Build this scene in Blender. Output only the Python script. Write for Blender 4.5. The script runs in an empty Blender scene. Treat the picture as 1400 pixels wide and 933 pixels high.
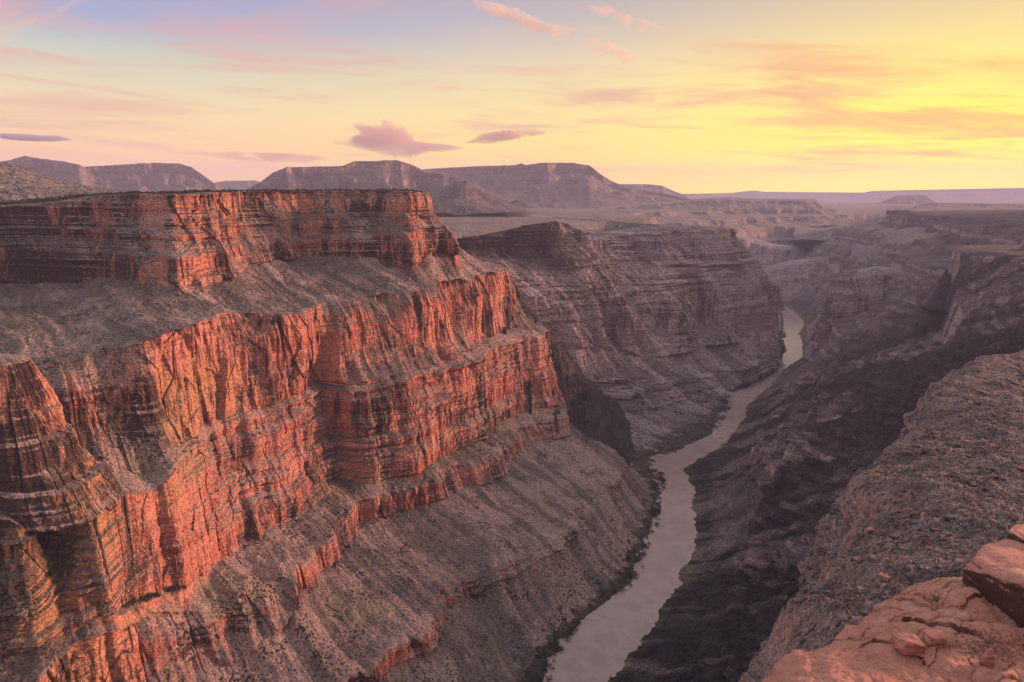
import bpy, bmesh, math, random
import numpy as np
from mathutils import Vector

random.seed(7)
rng = np.random.default_rng(7)
SC = bpy.context.scene
COL = SC.collection

# ------------------------------------------------------------------ camera
F, CX, CY, HZ = 1000.0, 700.0, 466.5, 262.0        # focal length, centre and horizon of the 1400 px wide photograph
PITCH = math.atan((CY - HZ) / F)
cam = bpy.data.cameras.new('camera')
cam.sensor_width = 36.0
cam.lens = 36.0 * F / 1400.0
cam.clip_start, cam.clip_end = 0.5, 120000.0
co = bpy.data.objects.new('camera', cam)
COL.objects.link(co)
co.location = (0, 0, 0)
co.rotation_euler = (math.pi / 2 - PITCH, 0, 0)
SC.camera = co

# ------------------------------------------------------------------ light and exposure
SUN_AZ, SUN_EL = 76.0, 13.0                        # degrees to the right of the view, degrees up
SUN_STRENGTH, SUN_ANGLE = 5.0, 7.0
SUN_COLOR = (1.0, 0.49, 0.34)
HAZE_DENSITY = 2.2e-5
SKY_STRENGTH = 0.74
sd = bpy.data.lights.new('sun', 'SUN')
sd.energy, sd.angle, sd.color = SUN_STRENGTH, math.radians(SUN_ANGLE), SUN_COLOR
so = bpy.data.objects.new('sun', sd)
COL.objects.link(so)
a, e = math.radians(SUN_AZ), math.radians(SUN_EL)
to_sun = Vector((math.sin(a) * math.cos(e), math.cos(a) * math.cos(e), math.sin(e)))
so.rotation_euler = to_sun.to_track_quat('Z', 'Y').to_euler()

SC.view_settings.view_transform = 'Standard'
SC.view_settings.look = 'None'
SC.view_settings.exposure = 0.55
SC.view_settings.gamma = 1.0
SC.cycles.use_denoising = True
SC.cycles.max_bounces = 4
SC.cycles.diffuse_bounces = 2
SC.cycles.glossy_bounces = 2
SC.cycles.volume_bounces = 1
SC.cycles.transparent_max_bounces = 6
SC.cycles.caustics_reflective = False
SC.cycles.caustics_refractive = False


def lin(r, g, b):
    f = lambda c: (c / 255 / 12.92) if c / 255 <= 0.04045 else ((c / 255 + 0.055) / 1.055) ** 2.4
    return (f(r), f(g), f(b), 1.0)


class NT:
    """short node-tree writer"""
    def __init__(self, tree):
        self.t = tree
        self.t.nodes.clear()

    def n(self, typ, **kw):
        nd = self.t.nodes.new(typ)
        for k, v in kw.items():
            if k.startswith('i_'):
                nd.inputs[k[2:].replace('_', ' ')].default_value = v
            else:
                setattr(nd, k, v)
        return nd

    def l(self, a, b):
        self.t.links.new(a, b)

    def val(self, sock, v):
        if hasattr(v, 'is_output'):
            self.l(v, sock)
        else:
            sock.default_value = v

    def math(self, op, a, b=0.0, c=0.0, clamp=False):
        m = self.n('ShaderNodeMath', operation=op, use_clamp=clamp)
        self.val(m.inputs[0], a); self.val(m.inputs[1], b); self.val(m.inputs[2], c)
        return m.outputs[0]

    def vmul(self, v, s):
        m = self.n('ShaderNodeVectorMath', operation='MULTIPLY')
        self.val(m.inputs[0], v); self.val(m.inputs[1], s)
        return m.outputs[0]

    def vadd(self, v, s):
        m = self.n('ShaderNodeVectorMath', operation='ADD')
        self.val(m.inputs[0], v); self.val(m.inputs[1], s)
        return m.outputs[0]

    def noise(self, vec, scale=1.0, detail=4.0, rough=0.55, dist=0.0):
        m = self.n('ShaderNodeTexNoise')
        self.val(m.inputs['Vector'], vec)
        m.inputs['Scale'].default_value = scale
        m.inputs['Detail'].default_value = detail
        m.inputs['Roughness'].default_value = rough
        m.inputs['Distortion'].default_value = dist
        return m.outputs['Fac']

    def ramp(self, fac, stops, interp='LINEAR'):
        r = self.n('ShaderNodeValToRGB')
        r.color_ramp.interpolation = interp
        el = r.color_ramp.elements
        while len(el) < len(stops):
            el.new(0.5)
        for k, (p, c) in enumerate(stops):
            el[k].position = p
            el[k].color = c if len(c) == 4 else (*c, 1)
        self.val(r.inputs['Fac'], fac)
        return r.outputs['Color']

    def mix(self, fac, a, b, mode='MIX'):
        m = self.n('ShaderNodeMix', data_type='RGBA', blend_type=mode)
        self.val(m.inputs[0], fac)
        self.val(m.inputs[6], a); self.val(m.inputs[7], b)
        return m.outputs[2]

    def smooth(self, v, lo, hi):
        m = self.n('ShaderNodeMapRange', interpolation_type='SMOOTHSTEP')
        self.val(m.inputs['Value'], v)
        m.inputs['From Min'].default_value = lo; m.inputs['From Max'].default_value = hi
        return m.outputs[0]


# ------------------------------------------------------------------ sky
W = bpy.data.worlds.new('World')
SC.world = W
W.use_nodes = True
T = NT(W.node_tree)
tc = T.n('ShaderNodeTexCoord')
sep = T.n('ShaderNodeSeparateXYZ'); T.l(tc.outputs['Generated'], sep.inputs[0])
X, Y, Zc = sep.outputs
az = T.math('ARCTAN2', X, Y)                                   # 0 ahead, + to the right
el = T.math('ARCSINE', Zc)
eln = T.math('DIVIDE', el, math.radians(15.0))
eln = T.math('MULTIPLY', eln, 0.5, clamp=True)               # 0 horizon, 0.5 top of the picture, 1 = 30 degrees
g = lambda *c: lin(*c)
left = T.ramp(eln, [(0, (1.35, 0.62, 0.2, 1)), (0.08, (1.25, 0.74, 0.3, 1)), (0.18, (1.02, 0.8, 0.42, 1)), (0.29, g(214, 220, 198)),
                    (0.37, g(160, 180, 216)), (0.5, g(160, 156, 212)), (0.75, g(215, 212, 240)), (1, (1.06, 1.02, 1.12, 1))])
mid = T.ramp(eln, [(0, (1.7, 1.15, 0.02, 1)), (0.07, (1.45, 1.04, 0.1, 1)), (0.18, (1.22, 0.95, 0.3, 1)), (0.32, g(250, 224, 176)),
                   (0.42, g(206, 196, 186)), (0.5, g(186, 182, 192)), (0.75, g(215, 212, 235)), (1, (1.06, 1.02, 1.1, 1))])
right = T.ramp(eln, [(0, (2.6, 1.85, 0.0, 1)), (0.05, (2.1, 1.6, 0.0, 1)), (0.14, (1.5, 1.22, 0.03, 1)), (0.26, (1.28, 1.03, 0.22, 1)),
                     (0.38, g(250, 222, 156)), (0.5, g(222, 202, 176)), (0.75, g(235, 218, 210)), (1, (1.06, 1.02, 1.08, 1))])
azl = T.smooth(az, math.radians(-32), math.radians(20))
azr = T.smooth(az, math.radians(2), math.radians(34))
skyc = T.mix(azl, left, mid)
skyc = T.mix(azr, skyc, right)
# behind the camera the dusk sky is a dull mauve
back = T.smooth(Y, 0.25, -0.5)
skyc = T.mix(back, skyc, (0.66, 0.62, 0.7, 1))
skyc = T.mix(T.smooth(Zc, -0.02, -0.12), skyc, (0.08, 0.065, 0.06, 1))
# thin cirrus on a flat layer high above
inv = T.math('DIVIDE', 1.0, T.math('ADD', T.math('MAXIMUM', Zc, 0.0), 0.06))
px_ = T.math('MULTIPLY', X, inv); py_ = T.math('MULTIPLY', Y, inv)
cmb = T.n('ShaderNodeCombineXYZ'); T.l(px_, cmb.inputs[0]); T.l(py_, cmb.inputs[1])
rot = T.n('ShaderNodeVectorRotate', rotation_type='Z_AXIS'); T.l(cmb.outputs[0], rot.inputs['Vector'])
rot.inputs['Angle'].default_value = math.radians(-14)
cv = T.vmul(rot.outputs[0], (0.55, 1.0, 1.0))
c1 = T.noise(cv, 0.85, 8.0, 0.6, 0.6)
c2 = T.noise(T.vadd(cv, (7.3, 2.1, 0)), 0.33, 4.0, 0.5, 0.3)
cm = T.math('ADD', T.math('MULTIPLY', c1, 0.6), T.math('MULTIPLY', c2, 0.5))
cmask = T.smooth(cm, 0.525, 0.67)
fade = T.smooth(el, math.radians(0.6), math.radians(3.0))
ccol = T.mix(azr, (0.84, 0.43, 0.36, 1), (1.12, 0.5, 0.15, 1))
skyc = T.mix(T.math('MULTIPLY', T.math('MULTIPLY', cmask, fade), T.math('ADD', T.math('MULTIPLY', azl, 0.25), 0.6)), skyc, ccol)
# second set of wisps, finer and tilted the other way, in the upper right
rot2 = T.n('ShaderNodeVectorRotate', rotation_type='Z_AXIS'); T.l(cmb.outputs[0], rot2.inputs['Vector'])
rot2.inputs['Angle'].default_value = math.radians(20)
c3 = T.noise(T.vmul(rot2.outputs[0], (0.6, 1.6, 1)), 0.9, 9.0, 0.62, 0.9)
cmask2 = T.math('MULTIPLY', T.smooth(c3, 0.56, 0.72), T.smooth(el, math.radians(2), math.radians(7)))
skyc = T.mix(T.math('MULTIPLY', cmask2, 0.55), skyc, g(255, 206, 164))
cmb2 = T.n('ShaderNodeCombineXYZ'); T.l(T.math('MULTIPLY', az, 2.6), cmb2.inputs[0]); T.l(T.math('ADD', T.math('MULTIPLY', el, 30.0), T.math('MULTIPLY', az, 1.6)), cmb2.inputs[1])
c4 = T.noise(cmb2.outputs[0], 1.0, 7.0, 0.6, 0.5)
m4 = T.math('MULTIPLY', T.smooth(c4, 0.53, 0.66), T.math('MULTIPLY', T.smooth(el, math.radians(0.8), math.radians(2.5)), T.smooth(el, math.radians(13.0), math.radians(8.0))))
skyc = T.mix(T.math('MULTIPLY', m4, 0.62), skyc, T.mix(azr, (0.9, 0.45, 0.36, 1), (1.15, 0.52, 0.14, 1)))
# clear air of the physical sky underneath
ns = T.n('ShaderNodeTexSky', sky_type='NISHITA', sun_disc=False)
ns.sun_elevation = math.radians(SUN_EL); ns.sun_rotation = math.radians(SUN_AZ)
nsc = T.vmul(ns.outputs[0], (0.02, 0.02, 0.02))
skyc = T.mix(0.12, skyc, nsc)
skyc = T.vmul(skyc, (SKY_STRENGTH,) * 3)
bg = T.n('ShaderNodeBackground'); T.l(skyc, bg.inputs[0]); bg.inputs[1].default_value = 1.0
wo = T.n('ShaderNodeOutputWorld'); T.l(bg.outputs[0], wo.inputs[0])


# ------------------------------------------------------------------ numbers: noise and projection
_tab = rng.random(8192).astype(np.float32) * 2 - 1


def _h(i, j, k):
    return _tab[(i * 73856093 ^ j * 19349663 ^ k * 83492791) & 8191]


def vn(x, y, z=0.0, seed=0):
    """value noise in -1..1"""
    x = np.asarray(x, np.float64); y = np.asarray(y, np.float64)
    x, y, z = np.broadcast_arrays(x, y, np.asarray(z, np.float64))
    xi = np.floor(x); yi = np.floor(y); zi = np.floor(z)
    fx = (x - xi).astype(np.float32); fy = (y - yi).astype(np.float32); fz = (z - zi).astype(np.float32)
    fx = fx * fx * fx * (fx * (fx * 6 - 15) + 10); fy = fy * fy * fy * (fy * (fy * 6 - 15) + 10)
    fz = fz * fz * fz * (fz * (fz * 6 - 15) + 10)
    i = xi.astype(np.int64) + seed * 131; j = yi.astype(np.int64) + seed * 57; k = zi.astype(np.int64)
    flat = not np.any(fz)
    def plane(k):
        a = _h(i, j, k); b = _h(i + 1, j, k); c = _h(i, j + 1, k); d = _h(i + 1, j + 1, k)
        a = a + (b - a) * fx; c = c + (d - c) * fx
        return a + (c - a) * fy
    p = plane(k)
    if flat:
        return p
    q = plane(k + 1)
    return p + (q - p) * fz


def facet(x, y, seed=0):
    """flat faces meeting at sharp arrises along x, slowly changing along y"""
    x, y = np.broadcast_arrays(np.asarray(x, np.float64), np.asarray(y, np.float64))
    xi = np.floor(x); yi = np.floor(y); fx = (x - xi).astype(np.float32); fy = (y - yi).astype(np.float32)
    fy = sstep(fy, 0.25, 0.75)
    i = xi.astype(np.int64) + seed * 131; j = yi.astype(np.int64) + seed * 57
    a = _h(i, j, 0); b = _h(i + 1, j, 0); c = _h(i, j + 1, 0); d = _h(i + 1, j + 1, 0)
    a = a + (b - a) * fx; c = c + (d - c) * fx
    return a + (c - a) * fy


def fbm(x, y, z=0.0, oct=4, gain=0.5, seed=0):
    s = 0; a = 1.0; f = 1.0; t = 0
    for o in range(oct):
        s = s + a * vn(np.asarray(x) * f, np.asarray(y) * f, np.asarray(z) * f, seed + o); t += a
        a *= gain; f *= 2.03
    return s / t


def billow(x, y, z=0.0, oct=3, gain=0.5, seed=0):
    """rounded lobes parted by sharp creases, 0..1"""
    s = 0; a = 1.0; f = 1.0; t = 0
    for o in range(oct):
        s = s + a * np.abs(vn(np.asarray(x) * f, np.asarray(y) * f, np.asarray(z) * f, seed + o)); t += a
        a *= gain; f *= 2.07
    return s / t


def cells(x, y, seed=0):
    """distance to the nearest scattered point and that point's random value"""
    xi = np.floor(x).astype(np.int64); yi = np.floor(y).astype(np.int64)
    best = np.full(np.shape(x), 9.0, np.float32); val = np.zeros(np.shape(x), np.float32)
    second = np.full(np.shape(x), 9.0, np.float32)
    for dx in (-1, 0, 1):
        for dy in (-1, 0, 1):
            cx = xi + dx; cy = yi + dy
            ox = _h(cx, cy, seed * 3 + 1) * 0.5 + 0.5; oy = _h(cx, cy, seed * 3 + 2) * 0.5 + 0.5
            d = np.hypot(cx + ox - x, cy + oy - y).astype(np.float32)
            v = _h(cx, cy, seed * 3 + 3)
            m = d < best
            second = np.where(m, best, np.minimum(second, d))
            val = np.where(m, v, val); best = np.where(m, d, best)
    return best, second, val


def ray(px, py):
    u = (px - CX) / F; v = (CY - py) / F
    return np.array([u, math.cos(PITCH) + v * math.sin(PITCH), -math.sin(PITCH) + v * math.cos(PITCH)])


def at_z(px, py, z):
    r = ray(px, py); return r * z / r[2]


def at_d(px, py, d):
    r = ray(px, py); return r * d / r[1]


def sstep(x, lo, hi):
    t = np.clip((x - lo) / (hi - lo), 0, 1); return t * t * (3 - 2 * t)


# ------------------------------------------------------------------ meshes
def grid_mesh(name, P, mat, kind='structure', smooth=False, attrs=None, flip=False):
    """P: rows x cols x 3 -> one mesh object"""
    R, C = P.shape[:2]
    me = bpy.data.meshes.new(name)
    me.vertices.add(R * C)
    me.vertices.foreach_set('co', P.reshape(-1).astype(np.float32))
    idx = np.arange(R * C, dtype=np.int32).reshape(R, C)
    q = np.stack([idx[:-1, :-1], idx[:-1, 1:], idx[1:, 1:], idx[1:, :-1]], -1).reshape(-1, 4)
    e1 = P[1:, :-1] - P[:-1, :-1]; e2 = P[:-1, 1:] - P[:-1, :-1]
    flip = float((e2[..., 0] * e1[..., 1] - e2[..., 1] * e1[..., 0]).sum()) < 0          # faces look up
    if flip:
        q = q[:, ::-1]
    nq = len(q)
    me.loops.add(nq * 4); me.loops.foreach_set('vertex_index', np.ascontiguousarray(q).reshape(-1))
    me.polygons.add(nq)
    me.polygons.foreach_set('loop_start', np.arange(0, nq * 4, 4, dtype=np.int32))
    me.polygons.foreach_set('loop_total', np.full(nq, 4, np.int32))
    me.update(calc_edges=True)
    me.polygons.foreach_set('use_smooth', np.full(nq, smooth, bool))
    for k, v in (attrs or {}).items():
        at = me.attributes.new(k, 'FLOAT', 'POINT')
        at.data.foreach_set('value', np.broadcast_to(v, (R, C)).reshape(-1).astype(np.float32))
    me.materials.append(mat)
    o = bpy.data.objects.new(name, me)
    COL.objects.link(o)
    if kind:
        o['kind'] = kind
    return o


def tri_mesh(name, V, Fc, mat, smooth=False, link=True):
    me = bpy.data.meshes.new(name)
    me.from_pydata([tuple(v) for v in V], [], [tuple(f) for f in Fc])
    me.update()
    me.polygons.foreach_set('use_smooth', np.full(len(me.polygons), smooth, bool))
    me.materials.append(mat)
    if not link:
        return me
    o = bpy.data.objects.new(name, me); COL.objects.link(o)
    return o


# ------------------------------------------------------------------ materials
def rock_material(name, cliff, dark, pale, talus, talus2, strata=0.045, scale=1.0, slope=(0.35, 0.62), bump=1.0,
                  varnish_shade=0.55, dots=0.85, dotscale=0.16, dotcol=(0.02, 0.022, 0.015), flow=False, ochre=None, fans=False, green=False, grain=0.25):
    m = bpy.data.materials.new(name); m.use_nodes = True
    T = NT(m.node_tree)
    geo = T.n('ShaderNodeNewGeometry')
    P = geo.outputs['Position']
    warp = T.noise(P, 0.004 * scale, 3.0)
    # beds: thin level bands of lighter and darker rock
    Pb = T.vmul(P, (0.0016 * scale, 0.0016 * scale, strata))
    beds = T.noise(Pb, 1.0, 5.0, 0.65, 0.15)
    fbeds = T.noise(T.vmul(P, (0.004 * scale, 0.004 * scale, strata * 5)), 1.0, 3.0, 0.6, 0.1)
    # desert varnish: tall dark streaks running down the faces
    Ps = T.vmul(P, (0.035 * scale, 0.035 * scale, 0.0045 * scale))
    st = T.noise(Ps, 1.0, 5.0, 0.6, 0.4)
    st2 = T.noise(T.vmul(P, (0.16 * scale, 0.16 * scale, 0.016 * scale)), 1.0, 4.0, 0.6)
    blot = T.noise(P, 0.009 * scale, 5.0, 0.6)
    fine = T.noise(P, 0.22 * scale, 6.0, 0.65)
    c = T.mix(T.smooth(beds, 0.36, 0.64), cliff, pale)
    c = T.mix(T.math('MULTIPLY', T.smooth(fbeds, 0.52, 0.66), 0.35), c, dark)
    if ochre:
        oa = T.n('ShaderNodeAttribute', attribute_name='ochre').outputs['Fac']
        c = T.mix(T.math('ADD', T.smooth(T.noise(P, 0.0035 * scale, 4.0, 0.55), 0.54, 0.68), T.math('MULTIPLY', oa, 0.85), clamp=True), c, ochre)
    vs = T.math('ADD', T.math('MULTIPLY', st, 0.62), T.math('MULTIPLY', st2, 0.38))
    st0 = T.noise(T.vmul(P, (0.012 * scale, 0.012 * scale, 0.0016 * scale)), 1.0, 3.0, 0.5)
    vs = T.math('ADD', vs, T.math('MULTIPLY', T.math('SUBTRACT', blot, 0.5), 0.4))
    vs = T.math('ADD', vs, T.math('MULTIPLY', T.math('SUBTRACT', st0, 0.5), 0.55))
    va = T.n('ShaderNodeAttribute', attribute_name='varnish_shade').outputs['Fac']  # place-keyed term: real varnish together with shade painted into the rock colour
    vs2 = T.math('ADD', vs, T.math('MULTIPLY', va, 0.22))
    c = T.mix(T.math('MULTIPLY', T.smooth(vs2, 0.5, 0.63), varnish_shade), c, dark)
    c = T.mix(T.math('MULTIPLY', T.smooth(vs, 0.44, 0.3), 0.55), c, pale)
    # loose debris wherever the ground is not too steep
    nz = T.n('ShaderNodeSeparateXYZ'); T.l(geo.outputs['Normal'], nz.inputs[0])
    flat = T.math('ADD', nz.outputs[2], T.math('MULTIPLY', T.math('SUBTRACT', fine, 0.5), 0.35))
    tm = T.smooth(flat, *slope)
    tfac = T.smooth(T.noise(P, 0.012 * scale, 5.0, 0.6), 0.38, 0.62)
    if fans:
        tfac = T.smooth(T.math('ADD', T.math('MULTIPLY', tfac, 0.3), T.math('MULTIPLY', T.n('ShaderNodeAttribute', attribute_name='fan').outputs['Fac'], 0.7)), 0.25, 0.75)
    tcol = T.mix(tfac, talus, talus2)
    if green: tcol = T.mix(T.math('MULTIPLY', T.smooth(T.noise(P, 0.007 * scale, 4.0, 0.6), 0.52, 0.66), 0.45), tcol, T.vmul(tcol, (0.78, 0.92, 0.6)))
    tcol = T.mix(T.math('MULTIPLY', T.smooth(fine, 0.48, 0.66), 0.6), tcol, T.vmul(tcol, (0.35, 0.35, 0.35)))
    if dots:
        vo = T.n('ShaderNodeTexVoronoi', feature='F1'); T.l(P, vo.inputs['Vector']); vo.inputs['Scale'].default_value = dotscale
        vo.inputs['Randomness'].default_value = 1.0
        thr = T.math('MULTIPLY', T.smooth(T.noise(P, 0.02 * scale, 4.0), 0.3, 0.7), 0.52)
        dm = T.smooth(T.math('SUBTRACT', thr, vo.outputs['Distance']), -0.02, 0.06)
        tcol = T.mix(T.math('MULTIPLY', dm, dots), tcol, (*dotcol, 1))
    c = T.mix(tm, c, tcol)
    c = T.mix(0.75, c, T.mix(T.smooth(fine, 0.34, 0.66), T.vmul(c, (0.4, 0.4, 0.4)), T.vmul(c, (1.55, 1.55, 1.55))))
    pz = T.n('ShaderNodeSeparateXYZ'); T.l(P, pz.inputs[0])
    wet = T.smooth(T.math('ADD', pz.outputs[2], T.math('MULTIPLY', T.math('SUBTRACT', T.noise(P, 0.03, 5.0, 0.65), 0.5), 34.0)), -884.0, -893.0)
    c = T.mix(T.math('MULTIPLY', wet, 0.85), c, (0.03, 0.029, 0.02, 1))
    gr = 0.0
    for k_, q_ in ((1.0, 0.55), (2.6, 0.45)):
        vo2 = T.n('ShaderNodeTexVoronoi', feature='F1'); T.l(P, vo2.inputs['Vector']); vo2.inputs['Scale'].default_value = grain * k_
        sx = T.n('ShaderNodeSeparateXYZ'); T.l(vo2.outputs['Color'], sx.inputs[0])
        gr = T.math('ADD', gr, T.math('MULTIPLY', sx.outputs[0], q_))
        if k_ == 1.0:
            gb = T.math('MULTIPLY', vo2.outputs['Distance'], -1.0)
    gf = T.smooth(gr, 0.1, 0.9)
    c = T.mix(T.math('ADD', T.math('MULTIPLY', tm, 0.5 if flow or scale > 3 else 0.42), 0.16 if flow or scale > 3 else 0.07), c, T.mix(gf, T.vmul(c, (0.3, 0.3, 0.3)), T.vmul(c, (1.75, 1.7, 1.68))))
    if fans:
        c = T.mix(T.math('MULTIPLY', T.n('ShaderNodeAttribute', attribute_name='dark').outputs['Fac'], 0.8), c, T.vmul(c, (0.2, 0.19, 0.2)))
        pa = T.n('ShaderNodeAttribute', attribute_name='pale').outputs['Fac']
        c = T.mix(T.math('MULTIPLY', pa, 0.85), c, T.mix(gf, (0.25, 0.2, 0.185, 1), (0.55, 0.45, 0.42, 1)))
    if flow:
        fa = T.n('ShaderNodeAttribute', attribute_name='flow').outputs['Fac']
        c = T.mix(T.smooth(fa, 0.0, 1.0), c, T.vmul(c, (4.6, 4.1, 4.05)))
    bs = T.n('ShaderNodeBsdfPrincipled')
    T.l(c, bs.inputs['Base Color'])
    bs.inputs['Roughness'].default_value = 0.92
    bs.inputs['Specular IOR Level'].default_value = 0.15
    if bump:
        h = T.math('ADD', T.math('ADD', T.math('MULTIPLY', fine, 1.0), T.math('MULTIPLY', gb, 0.5)), T.math('MULTIPLY', T.math('ADD', fbeds, st2), 0.7))
        b = T.n('ShaderNodeBump'); T.l(h, b.inputs['Height'])
        b.inputs['Strength'].default_value = 0.9; b.inputs['Distance'].default_value = 5.0 * bump
        T.l(b.outputs[0], bs.inputs['Normal'])
    out = T.n('ShaderNodeOutputMaterial'); T.l(bs.outputs[0], out.inputs[0])
    return m


def plain_material(name, col, rough=0.9, var=0.3, scale=1.0, col2=None, bump=0.0):
    m = bpy.data.materials.new(name); m.use_nodes = True
    T = NT(m.node_tree)
    tcn = T.n('ShaderNodeTexCoord')
    n = T.noise(tcn.outputs['Object'], scale, 6.0, 0.62)
    c2 = col2 or tuple(v * (1 - var) for v in col)
    c = T.mix(T.smooth(n, 0.35, 0.65), (*col, 1), (*c2, 1))
    bs = T.n('ShaderNodeBsdfPrincipled'); T.l(c, bs.inputs['Base Color']); bs.inputs['Roughness'].default_value = rough
    bs.inputs['Specular IOR Level'].default_value = 0.2
    if bump:
        b = T.n('ShaderNodeBump'); T.l(n, b.inputs['Height']); b.inputs['Distance'].default_value = bump
        b.inputs['Strength'].default_value = 0.7; T.l(b.outputs[0], bs.inputs['Normal'])
    out = T.n('ShaderNodeOutputMaterial'); T.l(bs.outputs[0], out.inputs[0])
    return m


M_RED = rock_material('red_cliff_rock', (0.43, 0.135, 0.09, 1), (0.05, 0.034, 0.033, 1), (0.55, 0.25, 0.18, 1),
                      (0.33, 0.235, 0.205, 1), (0.15, 0.118, 0.105, 1), varnish_shade=0.95, ochre=(0.42, 0.22, 0.115, 1), fans=True, green=True)
M_GREY = rock_material('grey_cliff_rock', (0.255, 0.196, 0.2, 1), (0.036, 0.031, 0.034, 1), (0.44, 0.345, 0.34, 1),
                       (0.3, 0.245, 0.24, 1), (0.14, 0.12, 0.118, 1), scale=0.7, varnish_shade=0.85, dotscale=0.1, bump=1.8, fans=True, strata=0.06, grain=0.13)
M_LAVA = rock_material('dark_lava_rock', (0.04, 0.034, 0.035, 1), (0.01, 0.009, 0.01, 1), (0.1, 0.084, 0.082, 1),
                       (0.036, 0.031, 0.0315, 1), (0.014, 0.0125, 0.0135, 1), scale=0.8, varnish_shade=0.75, dotscale=0.1, bump=1.6, flow=True, grain=0.16)
M_FAR = rock_material('far_plateau_rock', (0.19, 0.145, 0.145, 1), (0.06, 0.05, 0.053, 1), (0.28, 0.215, 0.21, 1),
                      (0.21, 0.18, 0.16, 1), (0.15, 0.13, 0.12, 1), scale=0.25, strata=0.02, varnish_shade=0.7, dots=0.0, bump=3.0, grain=0.06)
M_MESA = rock_material('mesa_rock', (0.2, 0.14, 0.14, 1), (0.06, 0.05, 0.054, 1), (0.3, 0.2, 0.185, 1),
                       (0.15, 0.125, 0.125, 1), (0.095, 0.084, 0.086, 1), scale=0.2, strata=0.02, varnish_shade=0.7, dots=0.0, bump=4.0, grain=0.04)
M_RUBBLE = rock_material('rubble', (0.33, 0.2, 0.175, 1), (0.06, 0.05, 0.05, 1), (0.36, 0.23, 0.2, 1),
                         (0.215, 0.165, 0.153, 1), (0.1, 0.084, 0.082, 1), scale=6.0, strata=0.3, varnish_shade=0.5, dots=0.5,
                         dotscale=0.55, bump=0.09, slope=(0.2, 0.5), grain=1.25)

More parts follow.
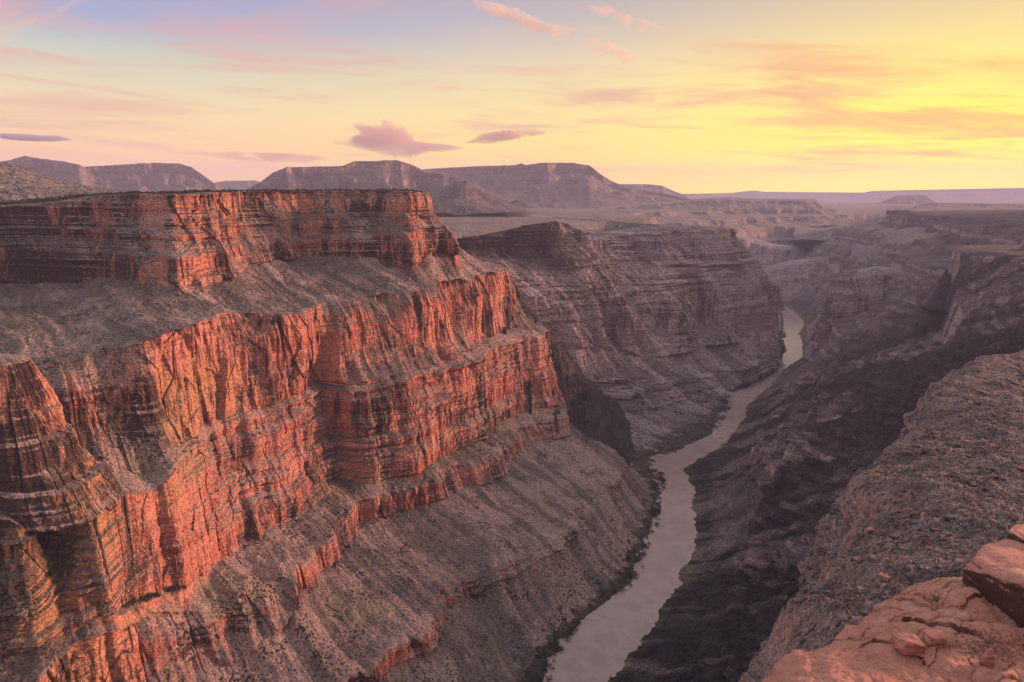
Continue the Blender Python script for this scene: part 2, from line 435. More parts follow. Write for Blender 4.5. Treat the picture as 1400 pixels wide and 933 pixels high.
# ------------------------------------------------------------------ generic cliff built from level lines
def level_wall(name, org_dir, levels, s_rng, mat, cols, rows, sw=None, amps=1.0, seed=0, smooth_s=0, wrap=None, lo=None, foot=False, stain_shade=None):
    """levels: list of dicts(kind, pts=[world points]); kind describes the stretch from this level down to the next.
    Each level is a line in plan, n(s) and z(s), along a wall that runs along org_dir; the surface is hung between the lines."""
    d = np.array(org_dir, float); d /= np.hypot(*d)
    nr = np.array([d[1], -d[0]])
    s = s_rng(np.linspace(0, 1, cols))
    N, Z = [], []
    for L in levels:
        p = np.array(L['pts'], float)
        ss = p[:, :2] @ d; nn = p[:, :2] @ nr; zz = p[:, 2]
        o = np.argsort(ss, kind='stable'); ss, nn, zz = ss[o], nn[o], zz[o]
        n_ = np.interp(s, ss, nn); z_ = np.interp(s, ss, zz)
        if wrap is not None and not L.get('nowrap'):                 # round the end of the wall and run away from it
            over = np.maximum(s - ss[-1], 0)
            n_ = n_ - wrap * (over / 100.0) ** 1.7
        N.append(n_); Z.append(z_)
    if smooth_s:
        k = np.hanning(smooth_s * 2 + 1); k /= k.sum()
        N = [np.convolve(np.pad(v, smooth_s, 'edge'), k, 'valid') for v in N]
        Z = [np.convolve(np.pad(v, smooth_s, 'edge'), k, 'valid') for v in Z]
    for i in range(3, len(N) - 2):                                 # broken, angular lips instead of smooth lines
        N[i] = N[i] + amps * (9.0 * facet(s / 43 + 7.3 * i, 0 * s, seed + 60) + 5.5 * facet(s / 17 + 3.1 * i, 0 * s, seed + 61) + 2.5 * facet(s / 7 + 1.7 * i, 0 * s, seed + 62))
    if foot:
        for i in range(len(N) - 1, 0, -1):
            N[i - 1] = np.minimum(N[i - 1], N[i] - np.maximum(levels[i - 1].get('gap', 6), 0.12 * (Z[i - 1] - Z[i])))
    for i in range(1, len(N)):
        N[i] = np.maximum(N[i], N[i - 1] + np.maximum(levels[i - 1].get('gap', 6), 0.12 * (Z[i - 1] - Z[i])))
    Ns, Zs, Wc, Wt, Wl = [], [], [], [], []
    for i, cnt in enumerate(rows):
        f = (np.arange(cnt) / cnt)[:, None]
        kd = levels[i]['kind']
        if kd == 'cliff':
            fn = f + 0.10 * np.sin(f * math.pi * 2); fz = f; w = (1, 0, levels[i].get('ledge', 1))
        elif kd == 'steps':
            fn = f; fz = f; w = (0.75, 0.1, 1.8)
        elif kd == 'bench':
            fn = f + 0.06 * np.sin(f * math.pi * 4); fz = f; w = (0.3, 0.6, 0.9)
        elif kd == 'talus':
            fn = f; fz = f + 0.12 * np.sin(f * math.pi); w = (0.0, 1, 0)
        else:
            fn = f; fz = f; w = (0.0, 0.3, 0)
        Ns.append(N[i] + (N[i + 1] - N[i]) * fn); Zs.append(Z[i] + (Z[i + 1] - Z[i]) * fz)
        for a_, b_ in zip((Wc, Wt, Wl), w):
            a_.append(np.full((cnt, 1), b_, float))
    n = np.concatenate(Ns); z = np.concatenate(Zs)
    wc, wt, wl = (np.concatenate(v)[:, 0] for v in (Wc, Wt, Wl))
    k = np.hanning(11); k /= k.sum()
    wc, wt, wl = (np.convolve(np.pad(v, 5, 'edge'), k, 'valid')[:, None] for v in (wc, wt, wl))
    S = np.broadcast_to(s, n.shape)
    z0 = z
    A = amps
    # buttresses and clefts, taller than wide
    zw = z / 5.0
    wob = 9 * fbm(S / 160, z / 300, 0, 2, seed=seed + 40)
    sw_ = S + wob
    but = 24 * facet(sw_ / 88, zw / 50 + 0.35 * vn(S / 90, 0 * S, 0, seed + 2), seed) + 12 * facet(sw_ / 37, zw / 26 + vn(S / 50, 0 * S, 0, seed + 4), seed + 5)
    but = but + 4.5 * facet((S + 0.5 * wob) / 15, zw / 13 + vn(S / 25, 0 * S, 0, seed + 6), seed + 9) + 1.3 * facet((S + 0.4 * wob) / 6.3, zw / 9 + vn(S / 12, 0 * S, 0, seed + 7), seed + 10)
    but = but + 9 * (billow(sw_ / 60, zw / 60, 0, 3, 0.55, seed=seed + 12) - 0.33)
    crack = np.clip(1 - np.abs(vn((S + wob * 0.15) / 31, z / 420, 0, seed + 15)) * 11, 0, 1) * sstep(fbm(S / 70, z / 60, 0, 2, seed=seed + 16), -0.2, 0.2)
    but = but - 7 * crack
    # spalled faces: flat slabs at different depths
    for q_, (ax_, az_, am_) in enumerate(((58, 85, 5.0), (23, 42, 3.4), (9.5, 22, 1.1))):
        sp, _, sv = cells((S + 2 * vn(S / 30, z / 60, 0, seed + 21)) / ax_, z / (az_ * 1.6), seed + 3 + q_)
        but = but + am_ * sv
    # beds: each bed stands out or back by its own amount
    zz = z + 5 * fbm(S / 300, 0 * S, 0, 3, seed=seed + 30)
    bed = 4.2 * vn(zz / 17, S / 420, 0, seed + 31) + 2.6 * np.sign(vn(zz / 6.1, S / 200, 0, seed + 32)) * np.abs(vn(zz / 6.1, S / 200, 0, seed + 32)) ** 0.5 \
        + 1.0 * vn(zz / 2.3, S / 60, 0, seed + 33)
    bed = bed * np.clip(0.75 + 1.3 * fbm(S / 170, z / 70, 0, 3, seed=seed + 34), 0.1, 1.6)
    rough_ = 0.8 * fbm(S / 6, z / 9, 0, 3, 0.6, seed=seed + 35)
    n = n + A * (wc * but + wl * bed + wc * rough_)
    # gullies and fans down the debris slopes
    gw = S + 25 * fbm(S / 140, n / 140, 0, 3, seed=seed + 50)
    gul = 15 * (billow(gw / 75, n / 900, 0, 2, seed=seed + 51) - 0.35) + 6.5 * (billow(gw / 22, n / 260, 0, 3, 0.6, seed=seed + 52) - 0.35)
    lump = 4.5 * fbm(S / 24, n / 24, 0, 4, 0.6, seed=seed + 55) + 0.9 * fbm(S / 4, n / 4, 0, 2, 0.6, seed=seed + 56)
    z = z + A * wt * (gul + lump)
    # talus shelves stepping over buried beds
    P = np.empty(n.shape + (3,))
    P[..., 0] = S * d[0] + n * nr[0]; P[..., 1] = S * d[1] + n * nr[1]; P[..., 2] = z
    return grid_mesh(name, P, mat, attrs=dict(stain_shade(S, z0) if stain_shade else {}, fan=(stain_shade(S, z0).get('fanadd', 0) if stain_shade else 0) + 0.5 + 0.9 * fbm(gw / 26, n / 420, 0, 4, 0.6, seed=seed + 58) + 0.6 * fbm(gw / 110, n / 500, 0, 2, seed=seed + 59)))


LW = lambda z0, z1, pts: [at_z(x, y, z0 + (z1 - z0) * min(max(x / 770.0, 0), 1)) for x, y in pts]
ld = np.array([0.73, 0.683])

rimd = [(0, 281, 1740), (60, 277, 1730), (130, 268, 1720), (200, 266, 1680), (232, 265, 1640), (275, 264, 1720), (330, 263, 1930), (420, 263, 2040), (500, 262, 2070),
        (560, 262, 2000), (578, 264, 2080)]
A_ = [at_d(*q) for q in rimd]
A0 = [at_d(x, y - 3, dd + 1100) for x, y, dd in rimd[:4]] + [at_d(x, y - 1.2, dd + 900) for x, y, dd in rimd[4:]]
A01 = [at_d(x, y - 1.0, dd + 120) for x, y, dd in rimd]
SUPAI1 = [at_d(x, y, dd) for x, y, dd in [(0, 303, 1725), (60, 304, 1712), (130, 303, 1700), (200, 303, 1655), (232, 303, 1610), (275, 302, 1690), (330, 300, 1905),
                                            (420, 298, 2012), (500, 298, 2040), (555, 298, 1970), (595, 296, 2070)]]
SUPAI2 = [at_d(x, y, dd) for x, y, dd in [(0, 338, 1690), (60, 338, 1678), (130, 338, 1668), (200, 336, 1600), (232, 333, 1560), (275, 330, 1640), (330, 325, 1870),
                                            (420, 322, 1985), (500, 322, 2010), (555, 322, 1930), (612, 318, 2060)]]
DPT = lambda pts: [at_d(*q) for q in pts]
B2 = DPT([(-60, 388, 1700), (0, 386, 1690), (90, 386, 1655), (150, 381, 1630), (190, 398, 1530), (212, 410, 1490), (270, 403, 1545), (318, 382, 1680), (338, 360, 1840), (420, 354, 1950), (470, 352, 1975), (522, 352, 1990),
          (552, 362, 1962), (575, 351, 2015), (600, 347, 2080), (628, 346, 2200)])
CC = DPT([(-60, 494, 1190), (0, 492, 1195), (44, 489, 1195), (110, 488, 1195), (135, 477, 1225), (170, 475, 1222), (200, 466, 1225), (232, 455, 1245), (300, 430, 1420), (350, 428, 1490), (400, 425, 1565),
          (440, 410, 1705), (520, 405, 1750), (570, 395, 1840), (640, 380, 2045), (692, 369, 2245)])
DD = [at_d(-60, 650, 1085), at_d(0, 650, 1085), at_d(60, 652, 1085), at_d(104, 650, 1085), at_d(128, 642, 1112), at_d(150, 650, 1105), at_d(170, 640, 1135), at_d(196, 654, 1135)] + LW(-440, -418, [(234, 622), (262, 596), (300, 573), (350, 560), (400, 545), (440, 522), (480, 526), (530, 518), (565, 512), (600, 496),
                     (650, 476), (700, 454), (735, 447)])
D2 = [at_d(-60, 716, 895), at_d(0, 708, 905), at_d(28, 716, 905), at_d(42, 735, 915), at_d(54, 700, 1010), at_d(80, 688, 985), at_d(120, 682, 968), at_d(165, 678, 1035), at_d(212, 672, 1095)] + LW(-457, -432, [(243, 645), (270, 612), (300, 590), (340, 576), (400, 557), (440, 536), (480, 538), (560, 521), (600, 508), (680, 477), (745, 455)])
EE = [at_d(-60, 905, 868), at_d(0, 895, 878), at_d(58, 880, 892), at_d(98, 862, 925), at_d(132, 842, 945), at_d(165, 828, 1000), at_d(200, 815, 1050), at_d(255, 800, 1118)] + LW(-655, -648, [(330, 748), (400, 710), (490, 648), (570, 628), (650, 586), (700, 572), (765, 550)])
E2 = [at_d(-60, 935, 852), at_d(0, 925, 862), at_d(70, 905, 878), at_d(95, 888, 905), at_d(135, 868, 930), at_d(175, 855, 980), at_d(210, 840, 1035), at_d(250, 838, 1080)] + LW(-676, -664, [(300, 812), (330, 818), (365, 796), (395, 790), (420, 745), (490, 690), (560, 660), (620, 640), (680, 605), (768, 562)])
FF = [at_d(-60, 1010, 833), at_d(0, 1000, 843), at_d(90, 985, 866), at_d(130, 958, 900), at_d(180, 962, 928), at_d(232, 935, 985), at_d(262, 938, 1008), at_d(300, 908, 1058), at_d(345, 893, 1075), at_d(375, 868, 1110), at_d(405, 826, 1165)] + LW(-722, -722, [(440, 768), (490, 706), (570, 690), (640, 672), (700, 637), (769, 594)])
G1 = [at_z(x, y, z) for x, y, z in [(-100, 1230, -835), (150, 1100, -832), (400, 985, -800), (470, 930, -778), (540, 870, -765), (600, 820, -772), (650, 775, -772), (715, 745, -770), (760, 725, -778), (820, 672, -788), (850, 640, -798)]]
G2 = [at_z(x, y, z) for x, y, z in [(-100, 1300, -862), (150, 1160, -860), (400, 1030, -835), (480, 960, -810), (545, 905, -800), (610, 850, -803), (660, 800, -800), (722, 775, -793), (768, 742, -793), (824, 676, -794), (852, 644, -804)]]
RB = [at_z(x, y, -907) for x, y in [(600, 1350), (680, 1150), (730, 1020), (757, 933), (772, 880), (800, 850), (868, 800), (884, 765), (889, 745), (903, 715), (905, 690), (911, 665), (910, 655), (904, 640), (904, 632)]]
RB2 = [p + np.array([60, -44, -40]) for p in RB]

s_left = lambda t: np.interp(t, [0, 0.16, 0.9, 1.0], [-60, 250, 1830, 2400])
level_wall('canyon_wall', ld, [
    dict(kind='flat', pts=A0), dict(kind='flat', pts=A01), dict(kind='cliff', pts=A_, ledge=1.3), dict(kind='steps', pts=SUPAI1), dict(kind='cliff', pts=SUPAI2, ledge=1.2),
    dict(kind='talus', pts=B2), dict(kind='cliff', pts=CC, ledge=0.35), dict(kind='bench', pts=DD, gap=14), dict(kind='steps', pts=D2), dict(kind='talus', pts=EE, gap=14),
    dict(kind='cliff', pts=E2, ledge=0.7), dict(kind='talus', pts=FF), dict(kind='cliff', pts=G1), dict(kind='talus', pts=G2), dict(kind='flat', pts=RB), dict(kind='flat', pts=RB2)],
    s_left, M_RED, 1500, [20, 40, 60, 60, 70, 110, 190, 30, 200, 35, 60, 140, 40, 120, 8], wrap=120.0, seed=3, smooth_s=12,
    stain_shade=lambda S, z: dict(varnish_shade=0.12 + 0.45 * sstep(z, -230, -190) * (1 - 1.0 * sstep(S, 470, 520) * (1 - sstep(S, 660, 740)) - 0.45 * sstep(S, 660, 740) - 0.5 * sstep(S, 1050, 1150)) + 0.55 * (1 - sstep(S, 330, 420)) * sstep(z, -440, -420),  # varnish plus painted shade: more on the upper-left cliff, less on sunlit faces
                            ochre=0.8 * (1 - sstep(S, 200, 300)) * (1 - sstep(z, -420, -380)), fanadd=0.45 * sstep(z, -300, -270) * (1 - sstep(S, 520, 800))))

# ------------------------------------------------------------------ the rounded tower standing out at the left
def rock_tower():
    A, R = 700, 330
    th = np.linspace(0, 2 * math.pi, A)[None, :]
    q = np.linspace(0, 1, R)[:, None]
    kz = [0, 0.03, 0.10, 0.30, 0.55, 0.58, 0.90, 0.93, 1.0]
    z = np.interp(q, kz, [-224, -226, -233, -280, -335, -340, -402, -406, -450]) + 0 * th
    r = np.interp(q, kz, [0, 26, 46, 66, 84, 92, 110, 124, 150]) + 0 * th
    al = th * 100.0
    al = np.where(al > 314.16, 628.32 - al, al)                       # closes on itself at the back
    zw = z / 5.0
    dsp = 15 * facet(al / 47, zw / 30, 200) + 7 * facet(al / 19, zw / 14, 201) + 3 * facet(al / 7.5, zw / 8, 202) + 1.2 * facet(al / 3.1, zw / 5, 203)
    crack = np.clip(1 - np.abs(vn(al / 16, z / 260, 0, 204)) * 10, 0, 1)
    bed = (1.8 * vn(z / 11, al / 200, 0, 205) + 1.2 * vn(z / 4.2, al / 90, 0, 206)) * sstep(q, 0.05, 0.2)
    r = r * (1 + 0.0 * th) + (dsp - 5 * crack + bed) * np.interp(q, [0, 0.1, 0.4, 1], [0, 0.35, 0.9, 1.0])
    x = -722 + r * np.sin(th + math.pi / 2) * 1.0; y = 998 + r * np.cos(th + math.pi / 2) * 0.6
    z = z + 2.0 * fbm(x / 20, y / 20, 0, 4, 0.6, seed=207) + 0.8 * fbm(x / 4, y / 4, 0, 3, 0.6, seed=208)
    var = 0.6 + 0.0 * z
    return grid_mesh('rock_tower', np.stack([x, y, z], -1), M_RED, attrs=dict(varnish_shade=var, ochre=0.55 * sstep(z, -420, -330), fan=0.4 + 0.9 * fbm(al / 14, z / 200, 0, 4, seed=209)))


rock_tower()

# ------------------------------------------------------------------ the river's course and the ground it cut
RRPX = [(600, 1330), (700, 1130), (778, 1010), (826, 940), (850, 905), (872, 880), (893, 850), (908, 822), (927, 800), (930, 780), (944, 765), (948, 752), (946, 735), (948, 715), (944, 690),
        (948, 672), (936, 648), (932, 640), (950, 630), (985, 610), (1003, 590), (1018, 570), (1020, 555), (1036, 540), (1053, 526), (1070, 505), (1096, 489), (1097, 470), (1091, 456), (1100, 444), (1092, 432), (1083, 424), (1075, 421)]
RLPX = [(500, 1330), (640, 1130), (712, 1010), (755, 940), (762, 905), (775, 880), (800, 850), (868, 800), (885, 768), (888, 748), (903, 715), (904, 690), (911, 665), (909, 652), (904, 644), (908, 628),
        (960, 607), (985, 592), (991, 575), (1000, 560), (991, 545), (1015, 533), (1050, 519), (1065, 506), (1072, 488), (1074, 474), (1068, 467), (1076, 455), (1073, 440), (1078, 430), (1070, 424), (1062, 421)]
RR = np.array([at_z(x, y, -900)[:2] for x, y in RRPX])
RL = np.array([at_z(x, y, -900)[:2] for x, y in RLPX])
FARR = np.array([(2330, 6300), (2450, 7000), (3000, 8000), (4300, 9000), (6500, 10500), (9000, 12500)], float)
RRc = np.vstack([[(-500, -1200), (-300, -300), (-120, 450)], RR, FARR])
FARL = np.array([(2180, 6300), (2250, 7100), (2850, 8200), (4150, 9200), (6400, 10800), (8900, 12800)], float)
RLc = np.vstack([[(-650, -1200), (-450, -300), (-260, 450)], RL, FARL])


def side_dist(x, y, line):
    """signed distance to a polyline (positive on its right) and the distance run along it"""
    best = np.full(x.shape, 1e12); sg = np.zeros(x.shape); run = np.zeros(x.shape); acc = 0.0
    for (ax, ay), (bx, by) in zip(line[:-1], line[1:]):
        dx, dy = bx - ax, by - ay; L = math.hypot(dx, dy)
        t = np.clip(((x - ax) * dx + (y - ay) * dy) / (L * L), 0, 1)
        ex, ey = x - (ax + t * dx), y - (ay + t * dy)
        dd = ex * ex + ey * ey
        m = dd < best - 1e-6
        cr = dx * ey - dy * ex
        best = np.where(m, dd, best); sg = np.where(m, np.where(cr < 0, 1.0, -1.0), sg); run = np.where(m, acc + t * L, run)
        acc += L
    return np.sqrt(best) * sg, run


# smoother courses for the ground, so that the banks' small bays do not fan up the slopes
def coarse(line, step):
    seg = np.hypot(*np.diff(line, axis=0).T); s = np.concatenate([[0], np.cumsum(seg)])
    q = np.arange(0, s[-1], step)
    p = np.stack([np.interp(q, s, line[:, k]) for k in (0, 1)], 1)
    for _ in range(6):
        p[1:-1] = (p[:-2] + 2 * p[1:-1] + p[2:]) / 4
    return p


RRs, RLs = coarse(RRc, 160), coarse(RLc, 160)

water = bpy.data.materials.new('muddy_water'); water.use_nodes = True
T = NT(water.node_tree)
geo = T.n('ShaderNodeNewGeometry')
wn = T.noise(T.vmul(geo.outputs['Position'], (1, 1, 1)), 0.02, 4.0, 0.6, 0.5)
wst = T.noise(T.vmul(geo.outputs['Position'], (0.012, 0.012, 1)), 1.0, 5.0, 0.65, 2.0)
wc_ = T.mix(T.smooth(T.math('ADD', T.math('MULTIPLY', wn, 0.5), T.math('MULTIPLY', wst, 0.5)), 0.38, 0.62), (0.21, 0.152, 0.136, 1), (0.27, 0.2, 0.18, 1))
rap = T.noise(T.vmul(geo.outputs['Position'], (1, 1, 1)), 0.09, 6.0, 0.7, 1.0)
fo = T.n('ShaderNodeAttribute', attribute_name='foam').outputs['Fac']
fn_ = T.smooth(T.noise(geo.outputs['Position'], 0.06, 6.0, 0.7, 2.5), 0.5, 0.62)
wc_ = T.mix(T.math('MULTIPLY', T.math('MULTIPLY', fo, fn_), 0.8, clamp=True), wc_, (0.62, 0.54, 0.52, 1))
bs = T.n('ShaderNodeBsdfPrincipled'); T.l(wc_, bs.inputs['Base Color']); bs.inputs['Roughness'].default_value = 0.18
bs.inputs['IOR'].default_value = 1.33
bn = T.n('ShaderNodeBump'); T.l(rap, bn.inputs['Height']); bn.inputs['Strength'].default_value = 0.2; bn.inputs['Distance'].default_value = 0.5
T.l(bn.outputs[0], bs.inputs['Normal'])
T.l(bs.outputs[0], T.n('ShaderNodeOutputMaterial').inputs[0])


def river():
    q = np.linspace(0, 1, 420)
    def res(line):
        seg = np.hypot(*np.diff(line, axis=0).T); s = np.concatenate([[0], np.cumsum(seg)]); s /= s[-1]
        return np.stack([np.interp(q, s, line[:, k]) for k in (0, 1)], 1)
    a_, b_ = res(RLc[:-5]), res(RRc[:-5])
    w = b_ - a_
    a_, b_ = a_ - w * 0.6, b_ + w * 0.6                       # runs on under both banks
    t = np.linspace(0, 1, 12)[None, :, None]
    P = a_[:, None] * (1 - t) + b_[:, None] * t
    P = np.concatenate([P, np.full(P.shape[:2] + (1,), -900.0)], -1)
    f0 = at_z(1022, 534, -900); f1 = at_z(975, 588, -900)
    foam = np.exp(-((P[..., 0] - f0[0]) ** 2 + (P[..., 1] - f0[1]) ** 2) / 190 ** 2) + 0.7 * np.exp(-((P[..., 0] - f1[0]) ** 2 + (P[..., 1] - f1[1]) ** 2) / 110 ** 2)
    return grid_mesh('river', P, water, attrs=dict(foam=foam))


river()


def polar(px0, px1, r0, r1, cols, rows):
    """a ground net that is finer near the viewpoint: x, y"""
    u = np.linspace(px0, px1, cols)[None, :]
    r = np.exp(np.linspace(math.log(r0), math.log(r1), rows))[:, None]
    return (u - CX) / 1020.7 * r, r + 0 * u


def terr(z, step, sharp=0.75, ph=0.0):
    """stair the height into benches and risers"""
    q = z / step + ph
    f = q - np.floor(q)
    return (np.floor(q) + (1 - sharp) * f + sharp * sstep(f, 0.3, 0.7) - ph) * step


# right side: the dark lava apron, then the cliffs and the plain of the right rim
def right_ground():
    x, y = polar(790, 1560, 330, 7600, 1100, 1500)
    dR, run = side_dist(x, y, RRs)
    dB, _ = side_dist(x, y, RRc)
    r = np.hypot(x, y)
    wob = 150 * fbm(x / 700, y / 700, 0, 4, seed=60) + 40 * fbm(x / 160, y / 160, 0, 3, seed=64)
    apron = np.interp(dR, [-400, -60, 0, 20, 120, 520, 1000, 1250, 1500, 2200, 6000], [-960, -935, -906, -893, -845, -610, -330, -245, -205, -190, -150])
    # flows of lava down the apron
    lean = run + 0.35 * dR + 16 * fbm(dR / 190, run / 190, 0, 3, seed=66)
    fl = billow(lean / 190, dR / 2200, 0, 2, seed=67); fl2 = billow(lean / 70, dR / 900, 0, 3, 0.6, seed=68); fl3 = billow(lean / 24, dR / 380, 0, 2, 0.6, seed=69)
    apron = apron + sstep(dR, 50, 320) * (105 * (fl - 0.33) + 58 * (fl2 - 0.33) + 17 * (fl3 - 0.33))
    apron = apron + sstep(dR, 30, 160) * (11 * facet(run / 46, dR / 70, 175) + 6 * facet(run / 17, dR / 30, 176))
    apron = apron + sstep(dR, 0, 120) * (14 * fbm(x / 60, y / 60, 0, 5, 0.6, seed=70))
    # ribs of old rock standing out of the lava above the river
    rib = sstep(fbm(x / 260, y / 260, 0, 3, seed=76), 0.02, 0.22) * sstep(dR, 25, 110) * (1 - sstep(dR, 260, 380))
    apron = apron + rib * (40 + 34 * facet(run / 60, dR / 90, 170) + 14 * facet(run / 23, dR / 40, 174)) + rib * 0.85 * (terr(apron + 8 * fbm(x / 90, y / 90, 0, 2, seed=171), 38, 0.9) - apron)
    apron = apron + 0.45 * sstep(dR, 40, 200) * (terr(apron + 9 * fbm(x / 120, y / 120, 0, 3, seed=177), 27, 0.85) - apron)
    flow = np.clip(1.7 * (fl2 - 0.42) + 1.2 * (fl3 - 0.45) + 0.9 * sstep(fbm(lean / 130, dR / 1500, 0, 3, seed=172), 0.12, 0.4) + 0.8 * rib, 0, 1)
    d2 = dR + wob * sstep(dR, 30, 400)
    cany = np.interp(d2, [-400, -60, 0, 40, 150, 260, 290, 420, 450, 560, 590, 800, 950, 985, 1300, 2600, 7000],
                     [-960, -935, -906, -875, -790, -690, -610, -560, -500, -450, -385, -350, -290, -215, -195, -165, -120])
    cany = cany + sstep(dR, 20, 150) * (18 * (billow(run / 130 + wob / 80, d2 / 600, 0, 3, 0.55, seed=71) - 0.33) + 10 * fbm(x / 60, y / 60, 0, 5, 0.55, seed=73))
    w = sstep(r + 0.15 * dR + 60 * fbm(x / 250, y / 250, 0, 2, seed=75), 3150, 3650)
    z = apron * (1 - w) + cany * w
    # the dark cliff above the far end of the apron
    cliffc = np.interp(dR + 0.5 * wob, [600, 690, 720, 900], [0, 0, 130, 150]) * sstep(r, 2700, 2950) * (1 - sstep(r, 3700, 4200))
    z = np.where(z < -230, np.minimum(z + cliffc, -225), z)
    z = z + 0.0
    # the pale buttes between the apron and the canyon beyond
    for cx_, cy_, rad, top in ((1620, 3800, 300, -395), (1830, 4050, 260, -380), (1480, 3560, 210, -600)):
        rr = np.hypot(x - cx_, (y - cy_) * 0.8) / rad + 0.28 * fbm(x / 130, y / 130, 0, 4, seed=77)
        z = np.maximum(z, np.interp(rr, [0, 0.3, 0.36, 0.6, 0.66, 1.3], [top, top - 25, top - 75, top - 130, top - 200, top - 480]))
    zt = terr(z + 6 * fbm(x / 200, y / 200, 0, 2, seed=79), 46, 0.8)
    z = z + (zt - z) * 0.75 * w * sstep(z, -890, -840)
    z = z + 1.5 * fbm(x / 9, y / 9, 0, 3, 0.6, seed=78)
    dB = dB + 9 * fbm(x / 42, y / 42, 0, 3, seed=193) + 4 * fbm(x / 13, y / 13, 0, 3, 0.6, seed=194)
    z = np.where(dB < 0, np.minimum(z, -903 + dB * 0.3), z)
    z = np.where((dB >= 0) & (dB < 160), np.minimum(z, -902 + dB * 0.42 + 0.0022 * dB ** 2), z)
    z = z + (3.5 * fbm(x / 22, y / 22, 0, 4, 0.6, seed=173)) * (np.abs(dB - 10) < 120) * (1 - sstep(dB, 40, 110))
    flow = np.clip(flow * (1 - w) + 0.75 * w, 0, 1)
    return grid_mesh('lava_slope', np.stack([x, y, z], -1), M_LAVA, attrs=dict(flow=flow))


right_ground()


# far country: the inner canyon winding away, and the plain (the Esplanade) it is cut into
def far_ground():
    x, y = polar(-260, 1660, 3300, 42000, 1500, 1150)
    dR, run = side_dist(x, y, RRs)
    dL, runl = side_dist(x, y, RLs)
    dist = np.where(dR > 0, dR, np.where(dL < 0, -dL, 0.0))
    r = np.hypot(x, y)
    wob = 330 * fbm(x / 1100, y / 1100, 0, 4, 0.55, seed=80) + 70 * fbm(x / 240, y / 240, 0, 3, seed=84)
    d2 = dist + wob * sstep(dist, 40, 500)
    z = np.interp(d2, [-900, 0, 40, 200, 330, 360, 500, 560, 720, 760, 1050, 1090, 1500, 6000],
                  [-960, -912, -880, -780, -690, -590, -560, -440, -400, -330, -265, -205, -195, -160])
    z = z + sstep(dist, 30, 200) * (1 - sstep(z, -260, -200)) * 22 * (billow(run / 170 + wob / 120, d2 / 700, 0, 3, 0.55, seed=85) - 0.33)
    z = z + sstep(z, -260, -190) * (14 * fbm(x / 900, y / 900, 0, 4, seed=86) + 5 * fbm(x / 120, y / 120, 0, 4, seed=88))
    z = z + np.interp(r, [6000, 9000, 14000, 40000], [0, -30, -130, -270]) * sstep(z, -330, -200)
    # kept below the near walls, which are built on their own
    near = (1 - sstep(r, 5200, 6200)) * (dR > 0)
    z = z - 130 * near
    nb = x * 0.835 - y * 0.55; sb = x * 0.55 + y * 0.835
    nl = (dL < 0) * sstep(nb, -2250, -2050) * (1 - sstep(sb, 4300, 4600))
    z = np.where(nl > 0, np.minimum(z, -190 - 160 * nl), z)
    return grid_mesh('plain', np.stack([x, y, z], -1), M_FAR)


far_ground()

